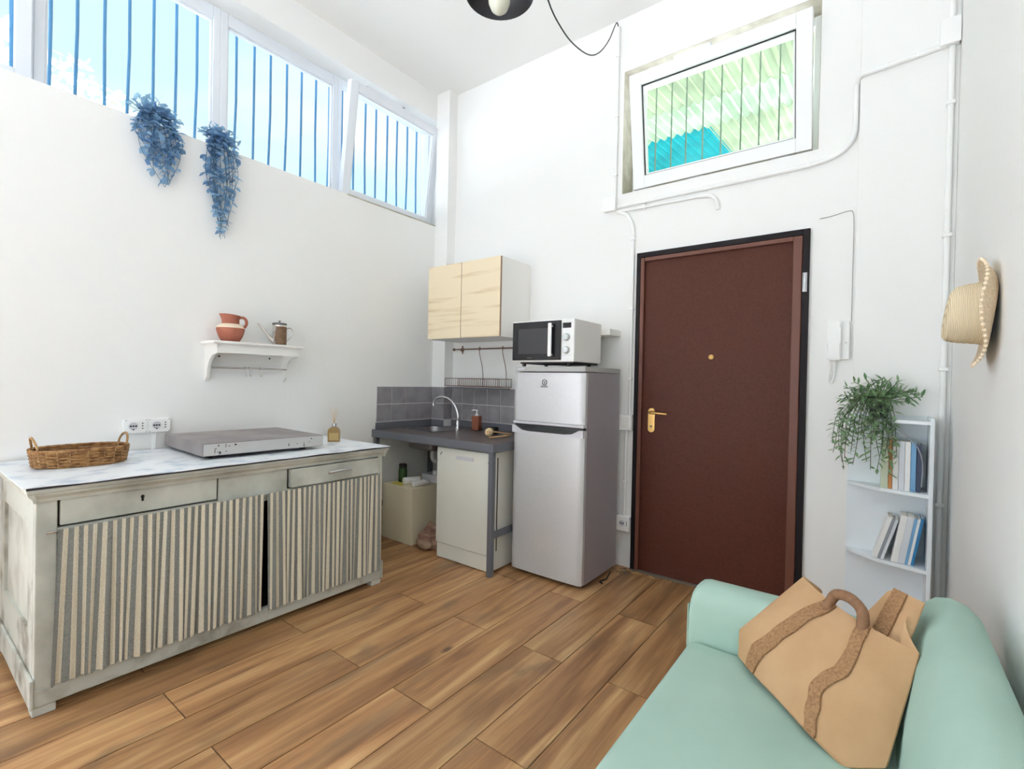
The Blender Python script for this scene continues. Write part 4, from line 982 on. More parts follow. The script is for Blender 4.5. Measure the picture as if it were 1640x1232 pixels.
for k in range(26):
    xx = RX0 + (RX1 - RX0) * (k + 0.5) / 26
    bm = BM(); tube(bm, [(xx, RY0, RZ1), (xx, RY0, RZ0), (xx, RY1, RZ0), (xx, RY1, RZ1)], 0.0016, 5); obj('rib', bm, 'wire', rk)
for xx in (RX0, RX1):
    bm = BM(); tube(bm, [(xx, RY0, RZ1), (xx, RY0, RZ0)], 0.002, 5); tube(bm, [(xx, RY1, RZ1), (xx, RY1, RZ0)], 0.002, 5); obj('corner_wire', bm, 'wire', rk)
bm = BM(); box(bm, RX0 + 0.01, RX1 - 0.01, RY0 + 0.006, RY1 - 0.004, RZ0 - 0.020, RZ0 - 0.010, 0.003); obj('drip_tray', bm, 'frame_grey', rk)

# ================================================================== FRIDGE
fg = thing('fridge', (-1.76, 2.98, 0), 'tall silver two-door fridge freezer beside the brown door', 'fridge')
FGX0, FGX1, FGY = -2.040, -1.482, 2.715
bm = BM(); box(bm, FGX0 + 0.004, FGX1 - 0.004, FGY + 0.058, 3.245, 0.02, 1.392, 0.004); obj('body', bm, 'fridge_side', fg)
bm = BM(); box(bm, FGX0 + 0.002, FGX1 - 0.002, FGY + 0.012, 3.25, 1.394, 1.428, 0.004); tp = obj('top_cap', bm, 'fridge_top', fg)
bm = BM(); box(bm, FGX0 + 0.03, FGX0 + 0.085, FGY + 0.009, FGY + 0.013, 1.405, 1.418, 0.001); obj('hinge_cover', bm, 'app_grey', tp)
def fridge_door(name, z0, z1, notch):
    # front slightly crowned, vertical edges rounded
    bm = BM(); prof = []
    n = 28; w_ = (FGX1 - FGX0) / 2; xc = (FGX0 + FGX1) / 2
    for i in range(n + 1):
        u = -1 + 2 * i / n
        yy = FGY + 0.006 * abs(u) ** 2 + 0.016 * max(0, (abs(u) - 0.92) / 0.08) ** 2.2
        prof.append((xc + u * w_, yy))
    prof += [(FGX1, FGY + 0.05), (FGX0, FGY + 0.05)]
    prism(bm, prof, z0, z1, 'z'); return obj(name, bm, 'fridge', fg, True)
fdoor = fridge_door('freezer_door', 1.056, 1.386, None)
ldoor = fridge_door('fridge_door', 0.030, 1.018, None)
# pull strips between the doors
bm = BM(); box(bm, FGX0, FGX1, FGY + 0.004, FGY + 0.048, 1.034, 1.054, 0.006); obj('pull_strip', bm, 'app_grey', fg)
bm = BM(); box(bm, FGX0 + 0.012, FGX1 - 0.012, FGY + 0.018, FGY + 0.05, 1.020, 1.033); obj('gap', bm, 'dark', fg)
bm = BM()
xc = (FGX0 + FGX1) / 2; w_ = (FGX1 - FGX0) / 2
pts = [(-1, 1.020), (-1, 0.972), (1, 0.972), (1, 1.020), (0.90, 1.020), (0.70, 0.992), (0.5, 0.986), (-0.5, 0.986), (-0.70, 0.992), (-0.90, 1.020)]
prism(bm, [(xc + a * w_, z) for a, z in pts], FGY - 0.004, FGY + 0.014, 'y'); obj('pull_lip', bm, 'app_grey', fg)
bm = BM(); pts = [(0.90, 1.0195), (0.70, 0.993), (0.5, 0.987), (-0.5, 0.987), (-0.70, 0.993), (-0.90, 1.0195)]
prism(bm, [(xc + a * w_, z) for a, z in pts], FGY - 0.0022, FGY - 0.0008, 'y'); obj('grip_recess', bm, 'dark', fg)
for fx in (FGX0 + 0.05, FGX1 - 0.05):
    for fy in (FGY + 0.09, 3.2):
        bm = BM(); lathe(bm, [(0.02, 0), (0.02, 0.02)], (fx, fy, 0), 'z', 12); obj('foot', bm, 'dark', fg)
bm = BM(); box(bm, FGX0 + 0.02, FGX1 - 0.02, FGY + 0.07, FGY + 0.09, 0.004, 0.02); obj('toe_plate', bm, 'dark', fg)
# emblem: letter i within an open ring, name below
LX, LZ = -1.781, 1.322
yl = FGY - 0.0008
em = thing('emblem', (LX, yl, LZ)); em.parent = fg; em.location = Vector((LX, yl, LZ)) - WL['fridge']
bm = BM()
tube(bm, [(LX + 0.0165 * math.cos(a), yl, LZ + 0.019 * math.sin(a)) for a in [math.radians(122 + 296 * i / 24) for i in range(25)]], 0.0028, 6); obj('ring', bm, 'ink', em, True)
bm = BM(); box(bm, LX - 0.0028, LX + 0.0028, yl - 0.0015, yl + 0.001, LZ - 0.012, LZ + 0.009); lathe(bm, [(0.0034, -0.0015), (0.0034, 0.001)], (LX, yl, LZ + 0.0185), 'y', 12); obj('letter_i', bm, 'ink', em)
text('name_lettering', 'INDESIT', 0.0165, (LX, yl - 0.0004, LZ - 0.030), 'ink', fg)
bm = BM(); box(bm, -1.870, -1.835, yl - 0.0003, yl + 0.002, 1.349, 1.353); obj('badge', bm, 'app_grey', fg)

# ================================================================== MICROWAVE
mw = thing('microwave', (-1.815, 2.91, 1.428), 'white microwave oven with black door on the fridge', 'microwave')
MX0, MX1, MY0, MY1, MZ0, MZ1 = -2.062, -1.567, 2.722, 3.105, 1.460, 1.738
bm = BM(); box(bm, MX0 + 0.003, MX1 - 0.003, MY0 + 0.02, MY1, MZ0, MZ1, 0.004); obj('case', bm, 'cabwhite', mw)
bm = BM(); box(bm, MX0, MX1, MY0, MY0 + 0.022, MZ0 - 0.002, MZ1, 0.006, 3); fp = obj('front_panel', bm, 'plastic', mw)
bm = BM(); box(bm, MX0 + 0.010, -1.662, MY0 - 0.012, MY0 + 0.004, MZ0 + 0.010, MZ1 - 0.008, 0.004); dr_ = obj('oven_door', bm, 'mw_glass', mw)
bm = BM(); box(bm, MX0 + 0.062, -1.750, MY0 - 0.0132, MY0 - 0.0118, MZ0 + 0.052, MZ1 - 0.055); obj('door_window', bm, 'mw_mesh', dr_)
bm = BM(); box(bm, -1.742, -1.716, MY0 - 0.044, MY0 - 0.030, MZ0 + 0.032, MZ1 - 0.026, 0.005)
for zz in (MZ0 + 0.045, MZ1 - 0.045): box(bm, -1.735, -1.723, MY0 - 0.031, MY0 - 0.011, zz - 0.006, zz + 0.006)
obj('door_handle', bm, 'plastic', dr_)
bm = BM()
for k in range(6): box(bm, -1.9225 + k * 0.006, -1.9185 + k * 0.006, MY0 - 0.0125, MY0 - 0.0115, MZ0 + 0.0235, MZ0 + 0.0285)
obj('printed_mark', bm, 'greyink', dr_)
bm = BM(); box(bm, -1.652, -1.590, MY0 - 0.0015, MY0 + 0.002, MZ1 - 0.060, MZ1 - 0.026); obj('display', bm, 'mw_glass', fp)
for zz in (1.618, 1.535):
    bm = BM(); lathe(bm, [(0.025, 0.0), (0.025, -0.006), (0.021, -0.020), (0.019, -0.022)], (-1.622, MY0, zz), 'y', 24); kb_ = obj('dial', bm, 'knob', fp, True)
    bm = BM(); box(bm, -1.6235, -1.6205, MY0 - 0.0232, MY0 - 0.021, zz + 0.002, zz + 0.018); obj('pointer', bm, 'plastic', kb_)
bm = BM(); box(bm, -1.650, -1.594, MY0 - 0.0008, MY0 + 0.001, MZ0 + 0.040, MZ0 + 0.043); obj('printed_line', bm, 'app_grey', fp)
bm = BM(); box(bm, MX0 + 0.05, MX1 - 0.02, MY0 + 0.03, MY1 - 0.01, MZ0 - 0.012, MZ0 - 0.001, 0.003); obj('underside', bm, 'dark', mw)
for fx in (MX0 + 0.07, MX1 - 0.07):
    for fy in (MY0 + 0.05, MY1 - 0.05):
        bm = BM(); lathe(bm, [(0.012, 0), (0.014, 0.02)], (fx, fy, 1.428), 'z', 12); obj('foot', bm, 'dark', mw)

# white wall board behind the microwave
bm = BM(); box(bm, -2.25, -1.512, 3.125, YB - 0.001, 1.662, 1.708, 0.002); obj('wall_board', bm, 'cabwhite', None, label='white wall shelf board half hidden behind the microwave', category='shelf')

# flex and plug trailing from under the fridge
bm = BM(); tube(bm, spline([(-1.475, 3.14, 0.006), (-1.455, 3.06, 0.006), (-1.44, 3.0, 0.006), (-1.455, 2.94, 0.006), (-1.43, 2.92, 0.006)], 6), 0.005, 7)
obj('cable', bm, 'gasket', None, True, label='dark cable end trailing from under the fridge', category='cable')
for k, (xx, yy, n_) in enumerate(((-1.43, 3.20, 26), (-1.20, 3.262, 30))):
    bm = BM(); rd = random.Random(k)
    for i in range(n_):
        px, py = xx + rd.gauss(0, 0.03 if k == 0 else 0.10), min(yy + rd.gauss(0, 0.03 if k == 0 else 0.004), YB - 0.035); s = rd.uniform(0.004, 0.010)
        tube(bm, [(px, py, 0.0035), (px + s * rd.uniform(-3, 3), py + s * rd.uniform(-1, 1), 0.0035)], 0.003, 5)
    obj('dust', bm, 'dirt', None, True, label=['grey dust fluff on the floor behind the fridge corner', 'grey dust along the door threshold'][k], category='dust', kind='stuff')

# ================================================================== CONDUITS, BOXES AND WIRES
def clips(t, pts, m='conduit'):
    for p, ax in pts:
        bm = BM(); a = Vector(p)
        if ax == 'z': box(bm, a.x - 0.014, a.x + 0.014, a.y - 0.014, YB if a.x < 0.2 else a.y + 0.014, a.z - 0.008, a.z + 0.008, 0.003)
        else: box(bm, a.x - 0.008, a.x + 0.008, a.y - 0.014, a.y + 0.014, a.z - 0.014, a.z + 0.014, 0.003)
        obj('clip', bm, m, t)
yc = YB - 0.012
c1 = thing('conduit', (-1.577, yc, 2.7), 'white vertical conduit from ceiling down to junction box', 'conduit', 'white wall conduits')
bm = BM(); tube(bm, [(-1.577, yc, 2.684), (-1.577, yc, 3.93)], 0.0105, 10); obj('pipe', bm, 'conduit', c1, True)
clips(c1, [((-1.577, yc, z), 'z') for z in (3.72, 3.28, 2.85)])
jb = thing('junction_box', (-1.612, YB, 2.585), 'small white junction box left of the transom window', 'junction box')
bm = BM(); box(bm, -1.660, -1.562, YB - 0.045, YB, 2.588, 2.682, 0.004); obj('housing', bm, 'plastic', jb)
bm = BM(); box(bm, -1.664, -1.558, YB - 0.050, YB - 0.042, 2.584, 2.686, 0.003); obj('cover', bm, 'plastic', jb)
c2 = thing('conduit', (-1.42, yc, 1.1), 'white conduit running down left of the brown door frame', 'conduit', 'white wall conduits')
bm = BM(); tube(bm, spline([(-1.555, yc, 2.575), (-1.49, yc, 2.545), (-1.44, yc, 2.47), (-1.428, yc, 2.39)], 6), 0.013, 10); obj('bend', bm, 'conduit', c2, True)
bm = BM(); tube(bm, [(-1.428, yc, 2.39), (-1.427, yc, 1.105)], 0.0105, 10); obj('pipe', bm, 'conduit', c2, True)
clips(c2, [((-1.428, yc, z), 'z') for z in (2.36, 1.86, 1.36)])
c2b = thing('conduit', (-1.445, yc, 0.36), 'white conduit between light switch and low outlet by the fridge', 'conduit', 'white wall conduits')
bm = BM(); tube(bm, [(-1.447, yc, 0.990), (-1.450, yc, 0.372)], 0.0115, 10); obj('pipe', bm, 'conduit', c2b, True)
clips(c2b, [((-1.449, yc, 0.62), 'z')])
sw = thing('light_switch', (-1.443, YB, 0.99), 'white surface light switch left of the door handle', 'switch')
bm = BM(); box(bm, -1.488, -1.398, YB - 0.042, YB, 0.992, 1.102, 0.003); obj('housing', bm, 'plastic', sw)
bm = BM(); box(bm, -1.490, -1.396, YB - 0.048, YB - 0.040, 0.990, 1.104, 0.003); pl = obj('face_plate', bm, 'plastic', sw)
for z0 in (1.020, 1.052):
    bm = BM(); box(bm, -1.466, -1.420, YB - 0.053, YB - 0.047, z0, z0 + 0.026, 0.002); obj('rocker', bm, 'cabwhite', pl)
lo = thing('power_outlet', (-1.448, YB, 0.27), 'white surface power outlet low on wall beside the fridge', 'outlet')
bm = BM(); box(bm, -1.496, -1.398, YB - 0.042, YB, 0.272, 0.372, 0.003); obj('housing', bm, 'plastic', lo)
bm = BM(); box(bm, -1.498, -1.396, YB - 0.048, YB - 0.040, 0.270, 0.374, 0.003); pl = obj('face_plate', bm, 'plastic', lo)
bm = BM(); lathe(bm, [(0.020, 0), (0.020, -0.003), (0.017, -0.003), (0.016, -0.001)], (-1.452, YB - 0.048, 0.325), 'y', 20); obj('socket_ring', bm, 'app_grey', pl)
bm = BM()
for dx in (-0.011, 0, 0.011): box(bm, -1.452 + dx - 0.0035, -1.452 + dx + 0.0035, YB - 0.0512, YB - 0.0485, 0.3215, 0.3285)
for dz in (-0.012, 0, 0.012): box(bm, -1.419, -1.413, YB - 0.0494, YB - 0.0478, 0.322 + dz, 0.328 + dz)
obj('socket_hole', bm, 'socket', pl)
c3 = thing('conduit', (-0.8, yc, 2.61), 'long white conduit bending around below the transom window', 'conduit', 'white wall conduits')
bm = BM(); yy = YB - 0.014
tube(bm, spline([(-1.552, yy, 2.612), (-1.0, yy, 2.612), (-0.6, yy, 2.614), (-0.36, yy, 2.618), (-0.25, yy, 2.632), (-0.175, yy, 2.675), (-0.142, yy, 2.745), (-0.138, yy, 2.86), (-0.138, yy, 2.97), (-0.134, yy - 0.006, 3.012), (-0.118, PY - 0.016, 3.030), (-0.085, PY - 0.014, 3.034), (0.02, PY - 0.014, 3.042), (0.21, PY - 0.014, 3.055)], 5), 0.0135, 10); obj('pipe', bm, 'conduit', c3, True)
clips(c3, [((-0.36, yy, 2.618), 'x'), ((-0.93, yy, 2.612), 'x'), ((-1.35, yy, 2.612), 'x'), ((-0.01, PY - 0.014, 3.040), 'x'), ((0.12, PY - 0.014, 3.049), 'x')])
c4 = thing('conduit', (-1.2, yc, 2.56), 'short white conduit ending in a downward bend over the door', 'conduit', 'white wall conduits')
bm = BM(); tube(bm, spline([(-1.556, yy, 2.578), (-1.2, yy, 2.572), (-0.97, yy, 2.568)], 5), 0.0105, 10); obj('pipe', bm, 'conduit', c4, True)
bm = BM(); tube(bm, spline([(-0.975, yy, 2.568), (-0.905, yy, 2.558), (-0.868, yy, 2.522), (-0.857, YB - 0.008, 2.462)], 6), [0.014] * 19, 10); obj('bend', bm, 'conduit', c4, True)
clips(c4, [((-1.35, yy, 2.574), 'x')])
cb = thing('junction_box', (0.24, PY, 3.06), 'white junction box high in the corner above the hat', 'junction box')
bm = BM(); box(bm, 0.205, 0.279, PY - 0.048, PY, 3.045, 3.165, 0.004); obj('housing', bm, 'plastic', cb)
bm = BM(); box(bm, 0.202, 0.282, PY - 0.054, PY - 0.046, 3.041, 3.169, 0.003); obj('cover', bm, 'plastic', cb)
c5 = thing('conduit', (0.25, PY - 0.02, 0), 'tall white conduit down the corner behind the bookcase', 'conduit', 'white wall conduits')
bm = BM(); tube(bm, [(0.252, PY - 0.016, 0.0), (0.252, PY - 0.016, 3.043)], 0.0135, 10); obj('pipe', bm, 'conduit', c5, True)
for z in (2.76, 2.10, 1.43, 0.75):
    bm = BM(); box(bm, 0.233, 0.271, PY - 0.034, PY, z - 0.009, z + 0.009, 0.003); obj('clip', bm, 'conduit', c5)
c6 = thing('conduit', (0.25, PY - 0.02, 3.17), 'white conduit from the corner junction box up to ceiling', 'conduit', 'white wall conduits')
bm = BM(); tube(bm, [(0.250, PY - 0.02, 3.168), (0.250, PY - 0.02, ZC - 0.001)], 0.014, 10); obj('pipe', bm, 'conduit', c6, True)
# thin wire to the intercom
bm = BM(); tube(bm, spline([(-0.297, YB - 0.004, 2.300), (-0.24, YB - 0.004, 2.303), (-0.16, YB - 0.004, 2.318), (-0.138, YB - 0.004, 2.30), (-0.1335, YB - 0.004, 2.2), (-0.1335, YB - 0.004, 1.95), (-0.1335, YB - 0.004, 1.70)], 5), 0.0022, 6)
obj('wire', bm, 'greywire', None, True, label='thin grey wire running down the wall to the intercom', category='wire')

# intercom handset
ic = thing('intercom', (-0.185, YB, 1.47), 'white wall intercom handset with looped cord beside the door', 'intercom')
bm = BM(); box(bm, -0.236, -0.137, YB - 0.030, YB, 1.485, 1.700, 0.008, 3); obj('base', bm, 'plastic', ic)
bm = BM()
prism(bm, [(YB - 0.030, 1.49), (YB - 0.052, 1.478), (YB - 0.060, 1.50), (YB - 0.055, 1.58), (YB - 0.060, 1.66), (YB - 0.058, 1.700), (YB - 0.044, 1.708), (YB - 0.030, 1.70)], -0.242, -0.178, 'x')
bmesh.ops.bevel(bm, geom=list(bm.edges), offset=0.005, segments=2, affect='EDGES'); obj('handset', bm, 'plastic', ic, True)
bm = BM(); box(bm, -0.160, -0.150, YB - 0.034, YB - 0.029, 1.575, 1.582, 0.001); obj('call_button', bm, 'app_grey', ic)
bm = BM(); tube(bm, spline([(-0.226, YB - 0.045, 1.482), (-0.224, YB - 0.03, 1.43), (-0.232, YB - 0.016, 1.372), (-0.224, YB - 0.012, 1.352), (-0.212, YB - 0.014, 1.368), (-0.206, YB - 0.02, 1.42), (-0.205, YB - 0.022, 1.488)], 6), 0.004, 7); obj('cord', bm, 'plastic', ic, True)

# ================================================================== CORNER BOOKCASE
bc = thing('corner_bookcase', (0.05, 3.16, 0), 'white open corner bookcase with angled shelves beside the pilaster', 'bookcase')
KB = PY - 0.003
BXL, BXR = -0.132, 0.214
poly = [(BXL + 0.004, KB - 0.008), (BXL + 0.004, KB - 0.03), (0.012, 3.112), (0.197, 3.055), (0.197, KB - 0.008)]
bm = BM(); box(bm, BXL, BXR, KB - 0.008, KB, 0, 1.190); obj('back_panel', bm, 'shelfwhite', bc)
bm = BM(); box(bm, 0.197, BXR, 3.050, KB - 0.008, 0, 1.190, 0.002); obj('side_panel', bm, 'shelfwhite', bc)
for z in (0.04, 0.458, 0.822, 1.174):
    bm = BM(); prism(bm, poly, z - 0.017, z, 'z'); obj('shelf_board', bm, 'shelfwhite', bc)
def book(xc, y0, z0, wdt, dep, hgt, m, label, lean=0.0, lz=None):
    t = thing('book', (xc, y0 + dep / 2, z0), label, 'book', 'books in the corner bookcase')
    piv = (xc + wdt / 2 if lean >= 0 else xc - wdt / 2, 0, z0)
    bm = BM(); x0, x1 = xc - wdt / 2, xc + wdt / 2; cth = 0.0015
    box(bm, x0, x0 + cth, y0, y0 + dep, z0, z0 + hgt); box(bm, x1 - cth, x1, y0, y0 + dep, z0, z0 + hgt); box(bm, x0 + cth, x1 - cth, y0, y0 + cth, z0, z0 + hgt)
    obj('cover', rot(bm, lean, piv, 'Y'), m, t)
    bm = BM(); box(bm, x0 + cth, x1 - cth, y0 + cth + 0.0004, y0 + dep - 0.003, z0 + 0.003, z0 + hgt - 0.003); obj('page_block', rot(bm, lean, piv, 'Y'), 'paper', t)
zb = 0.8225
up = [(0.0285, 0.030, 'bg', 0.245, 'pale green book, leftmost upright on upper bookcase shelf'), (0.0525, 0.014, 'bo', 0.250, 'thin orange-brown book on upper bookcase shelf'),
      (0.0725, 0.022, 'bw', 0.244, 'thick white book right of the orange one on upper shelf'), (0.096, 0.022, 'bw2', 0.244, 'pale grey-white book in the middle of upper shelf'),
      (0.119, 0.021, 'bw', 0.244, 'white book left of the blue one on upper shelf'), (0.141, 0.020, 'bb', 0.240, 'light blue book on upper bookcase shelf'),
      (0.1625, 0.018, 'bn', 0.232, 'dark navy book, rightmost on upper bookcase shelf')]
for xc_, wd, m, h, lab in up:
    book(xc_, 3.105 + 0.004 * random.random() + max(0, 0.09 - xc_) * 0.25, zb, wd, 0.12, h, m, lab)
zb = 0.4585
low = [(0.012, 'bblue', 0.240, 0.15, 'deep blue leaning book, rightmost on lower shelf'), (0.010, 'bw', 0.235, 0.15, 'thin white leaning book between blue ones on lower shelf'),
       (0.012, 'bb', 0.235, 0.15, 'thin light blue leaning book on lower shelf'), (0.026, 'bw2', 0.240, 0.15, 'thick pale grey leaning book right of middle on lower shelf'),
       (0.026, 'bw', 0.240, 0.15, 'thick white leaning book in middle of lower shelf'), (0.012, 'bw2', 0.218, 0.27, 'thin pale leaning book third from left on lower shelf'),
       (0.012, 'bgr', 0.215, 0.27, 'thin grey leaning book second from left on lower shelf'), (0.020, 'bw', 0.225, 0.27, 'outermost white leaning book at left of lower shelf')]
xr = 0.152
for i, (wd, m, h, ln, lab) in enumerate(low):
    if i == 5: xr -= 0.029
    book(xr - wd / 2, 3.10 + max(0, 0.1 - xr) * 0.25, zb + wd * math.sin(ln) * 0.0, wd, 0.12, h, m, lab, ln)
    xr -= wd / math.cos(ln) + 0.0006


# ---- leaf helper
def leaf_mesh(name, L, W, m, cup=0.25):
    me = bpy.data.meshes.new(name); rows_ = [(0, 0), (0.22, 0.7), (0.5, 1.0), (0.78, 0.62), (1.0, 0)]
    V, F = [], []
    for t_, w_ in rows_:
        if w_ == 0: V.append((L * t_, 0, 0)); 
        else:
            V += [(L * t_, -W * w_ / 2, W * w_ * cup * 0.5), (L * t_, 0, 0), (L * t_, W * w_ / 2, W * w_ * cup * 0.5)]
    F = [(0, 2, 1), (0, 3, 2)]
    for b_ in (1, 4): F += [(b_, b_ + 1, b_ + 4, b_ + 3), (b_ + 1, b_ + 2, b_ + 5, b_ + 4)]
    F += [(7, 8, 10), (8, 9, 10)]
    me.from_pydata(V, [], F); me.materials.append(M[m])
    for p in me.polygons: p.use_smooth = True
    return me
leaf_count, leaf_rest = {}, {}
def add_leaf(me, parent, pos, direction, roll, s):
    k = parent.name; leaf_count[k] = leaf_count.get(k, 0) + 1
    if leaf_count[k] > 300:
        q = Vector(direction).normalized().to_track_quat('X', 'Z') @ Matrix.Rotation(roll, 3, 'X').to_quaternion()
        leaf_rest.setdefault(k, []).append((me, parent, Matrix.Translation(Vector(pos)) @ q.to_matrix().to_4x4() @ Matrix.Scale(s, 4))); return
    o = bpy.data.objects.new('leaf', me); COL.objects.link(o); o.parent = parent
    q = Vector(direction).normalized().to_track_quat('X', 'Z'); e = q @ Matrix.Rotation(roll, 3, 'X').to_quaternion()
    o.rotation_mode = 'QUATERNION'; o.rotation_quaternion = e; o.location = Vector(pos) - WL[parent.name]; o.scale = (s, s, s)

# ---- potted trailing plant on the bookcase
pp = thing('potted_plant', (-0.005, 3.165, 1.1745), 'green trailing potted plant on top of the corner bookcase', 'plant')
PC = Vector((0.0, 3.185, 1.1745))
bm = BM(); lathe(bm, [(0.0, 0), (0.036, 0.0), (0.046, 0.07), (0.048, 0.078), (0.043, 0.078), (0.040, 0.06), (0.0, 0.06)], PC, 'z', 24, close=False); obj('pot', bm, 'pot', pp, True)
lm = leaf_mesh('leaf', 0.043, 0.014, 'leaf')
rp = random.Random(21)
def clampy(p): return Vector((p.x, min(p.y, PY - 0.012), p.z))
def spray(pts, n_leaf, spread=0.9, mesh=lm, par=pp, sm='stem', r=0.0016, clamp=clampy, smin=0.75, smax=1.15, rnd=rp):
    path = [clamp(p) for p in spline(pts, 6)]
    bm = BM(); tube(bm, path, r, 5); obj('stem', bm, sm, par, True)
    for i in range(n_leaf):
        f = 0.10 + 0.90 * (i + rnd.random() * 0.6) / n_leaf
        k = min(int(f * (len(path) - 1)), len(path) - 2); p = path[k].lerp(path[k + 1], f * (len(path) - 1) - k)
        t_ = (path[k + 1] - path[k]).normalized()
        side = t_.orthogonal(); side = Matrix.Rotation(rnd.uniform(0, 2 * PI), 3, t_) @ side
        dr = t_ * 0.75 + side * spread
        tip = p + dr.normalized() * 0.04
        if tip.y > PY - 0.006 and clamp is clampy: dr.y = -abs(dr.y) * 0.3
        add_leaf(mesh, par, p, dr, rnd.uniform(-0.6, 0.6), rnd.uniform(smin, smax))
top = PC + Vector((0, 0, 0.075))
for a in range(20):                              # short upright sprays
    an = math.radians(8 + 164 * a / 19); rr = rp.uniform(0.10, 0.165)
    dx, dz = math.cos(an) * rr * 1.15, math.sin(an) * rr * 0.95
    dy = rp.uniform(-0.11, 0.0)
    spray([top, top + Vector((dx * 0.5, dy * 0.5, dz * 0.62)), top + Vector((dx, dy, dz))], 12)
for (dx, dz, sag) in ((-0.16, 0.02, 0.02), (-0.18, -0.03, 0.03), (0.13, 0.03, 0.0), (0.155, 0.04, -0.01), (-0.12, 0.06, 0.0)):
    spray([top, top + Vector((dx * 0.5, -0.03, dz * 0.5 + 0.045)), top + Vector((dx, -0.045, dz - sag))], 10)
trail = [(-0.035, 1.13), (0.0, 1.12), (0.03, 1.10), (-0.02, 1.08), (0.04, 0.99), (-0.14, 1.00), (-0.165, 0.94), (-0.12, 1.03), (-0.15, 1.07), (-0.07, 1.06), (-0.02, 1.05), (0.02, 1.03), (0.05, 1.06), (-0.045, 1.10), (-0.10, 1.09), (-0.155, 0.90), (-0.135, 0.96), (-0.175, 0.98), (-0.19, 1.03), (-0.105, 0.99), (-0.06, 0.95), (-0.03, 0.915), (0.015, 0.90), (0.055, 0.885), (0.035, 0.94), (-0.01, 0.98), (0.07, 0.96), (-0.085, 0.93)]
for xe, ze in trail:
    yo = rp.uniform(-0.125, -0.06)
    spray([top, top + Vector(((xe) * 0.45 + 0.0, yo * 0.8, 0.035)), Vector((xe * 0.9, PC.y + yo, 1.19)), Vector((xe, PC.y + yo - 0.005, (1.19 + ze) / 2)), Vector((xe + rp.uniform(-0.02, 0.02), PC.y + yo + 0.005, ze))], 19)
bm = BM(); tube(bm, spline([(0.06, 3.095, 1.15), (0.10, 3.07, 1.10), (0.15, 3.045, 1.05), (0.172, 3.045, 0.97), (0.170, 3.05, 0.86)], 6), 0.0028, 6); obj('stem', bm, 'bgr', pp, True)

# ---- two hanging vines on the window sill
vm = leaf_mesh('leaf', 0.046, 0.028, 'vine')
def vine(yc_, z_low, half, label, sd_, n_tr, drift):
    rv = random.Random(sd_)
    t = thing('hanging_vine', (XL + 0.03, yc_, z_low), label, 'plant', 'artificial vines hanging from the window sill')
    bm = BM(); lathe(bm, [(0.0, 0), (0.030, 0.0), (0.036, 0.05), (0.032, 0.05), (0.030, 0.03), (0.0, 0.03)], (XL - 0.06, yc_, WZ0), 'z', 18, close=False); obj('pot', bm, 'vine_stem', t, True)
    clampx = lambda p: Vector((max(p.x, XL + 0.012) if p.z < WZ0 + 0.006 else p.x, p.y, p.z))
    st = Vector((XL - 0.05, yc_, WZ0 + 0.035))
    for k in range(n_tr):
        f = (k + 0.5) / n_tr
        ln = (0.35 + 0.65 * rv.random() ** 0.8)
        ze = WZ0 - (WZ0 - z_low) * ln
        ye = yc_ + (rv.uniform(-1, 1) * half) * (1.0 - 0.75 * ln) + drift * ln
        ym = yc_ + rv.uniform(-1, 1) * half * 0.95 + drift * 0.3
        xo = XL + rv.uniform(0.018, 0.065)
        spray([st, (st + Vector((0.03, (ym - yc_) * 0.4, 0.045))), Vector((XL + 0.015, ym * 0.7 + yc_ * 0.3, WZ0 + 0.02)), Vector((xo, ym, WZ0 - (WZ0 - ze) * 0.45)), Vector((xo, ye, ze))], 17, 0.9, vm, t, 'vine_stem', 0.0014, clampx, 0.8, 1.2, rv)
    for k in range(12):
        an = math.radians(10 + 160 * k / 11)
        spray([st, st + Vector((0.035, math.cos(an) * half * 0.6, math.sin(an) * 0.06)), st + Vector((0.06, math.cos(an) * half * 1.1, math.sin(an) * 0.095))], 6, 0.9, vm, t, 'vine_stem', 0.0013, clampx, 0.7, 1.0, rv)
vine(0.985, 2.40, 0.125, 'shorter dusty-blue trailing vine hanging from window sill', 4, 24, 0.045)
vine(1.330, 2.17, 0.105, 'longer dusty-blue trailing vine hanging from window sill', 9, 26, 0.005)

for k, lst in leaf_rest.items():
    bm = BM()
    for me, par, mx_ in lst:
        b2 = [bm.verts.new(mx_ @ v.co) for v in me.vertices]
        for p in me.polygons: bm.faces.new([b2[i] for i in p.vertices])
    obj('inner_foliage', bm, lst[0][0].materials[0], lst[0][1], True, recalc=False, kind='stuff')

# ================================================================== STRAW HAT on the right wall
ht = thing('straw_hat', (0.25, 2.15, 1.39), 'pale straw hat with scalloped brim hanging on right wall', 'hat')
HC = Vector((0.017, 2.15, 1.578))
prof = [(0.0, 0.150), (0.045, 0.150), (0.072, 0.153), (0.086, 0.163), (0.093, 0.186), (0.097, 0.222), (0.100, 0.254)]
bm = BM(); rg = []
fine = []
for (r0, h0), (r1, h1) in zip(prof, prof[1:]):
    for k in range(4): fine.append((r0 + (r1 - r0) * k / 4, h0 + (h1 - h0) * k / 4))
fine.append(prof[-1])
for j, (r, h) in enumerate(fine):
    rr = r + (0.0016 if j % 2 else 0)
    rg.append([bm.verts.new(HC + Vector((h + 0.014 * math.cos(2 * PI * i / 64) * r / 0.1, rr * math.sin(2 * PI * i / 64), rr * math.cos(2 * PI * i / 64)))) for i in range(64)])
for a, b_ in zip(rg, rg[1:]):
    for i in range(64): bm.faces.new((a[i], a[(i + 1) % 64], b_[(i + 1) % 64], b_[i]))
obj('crown', bm, 'crown', ht, True)
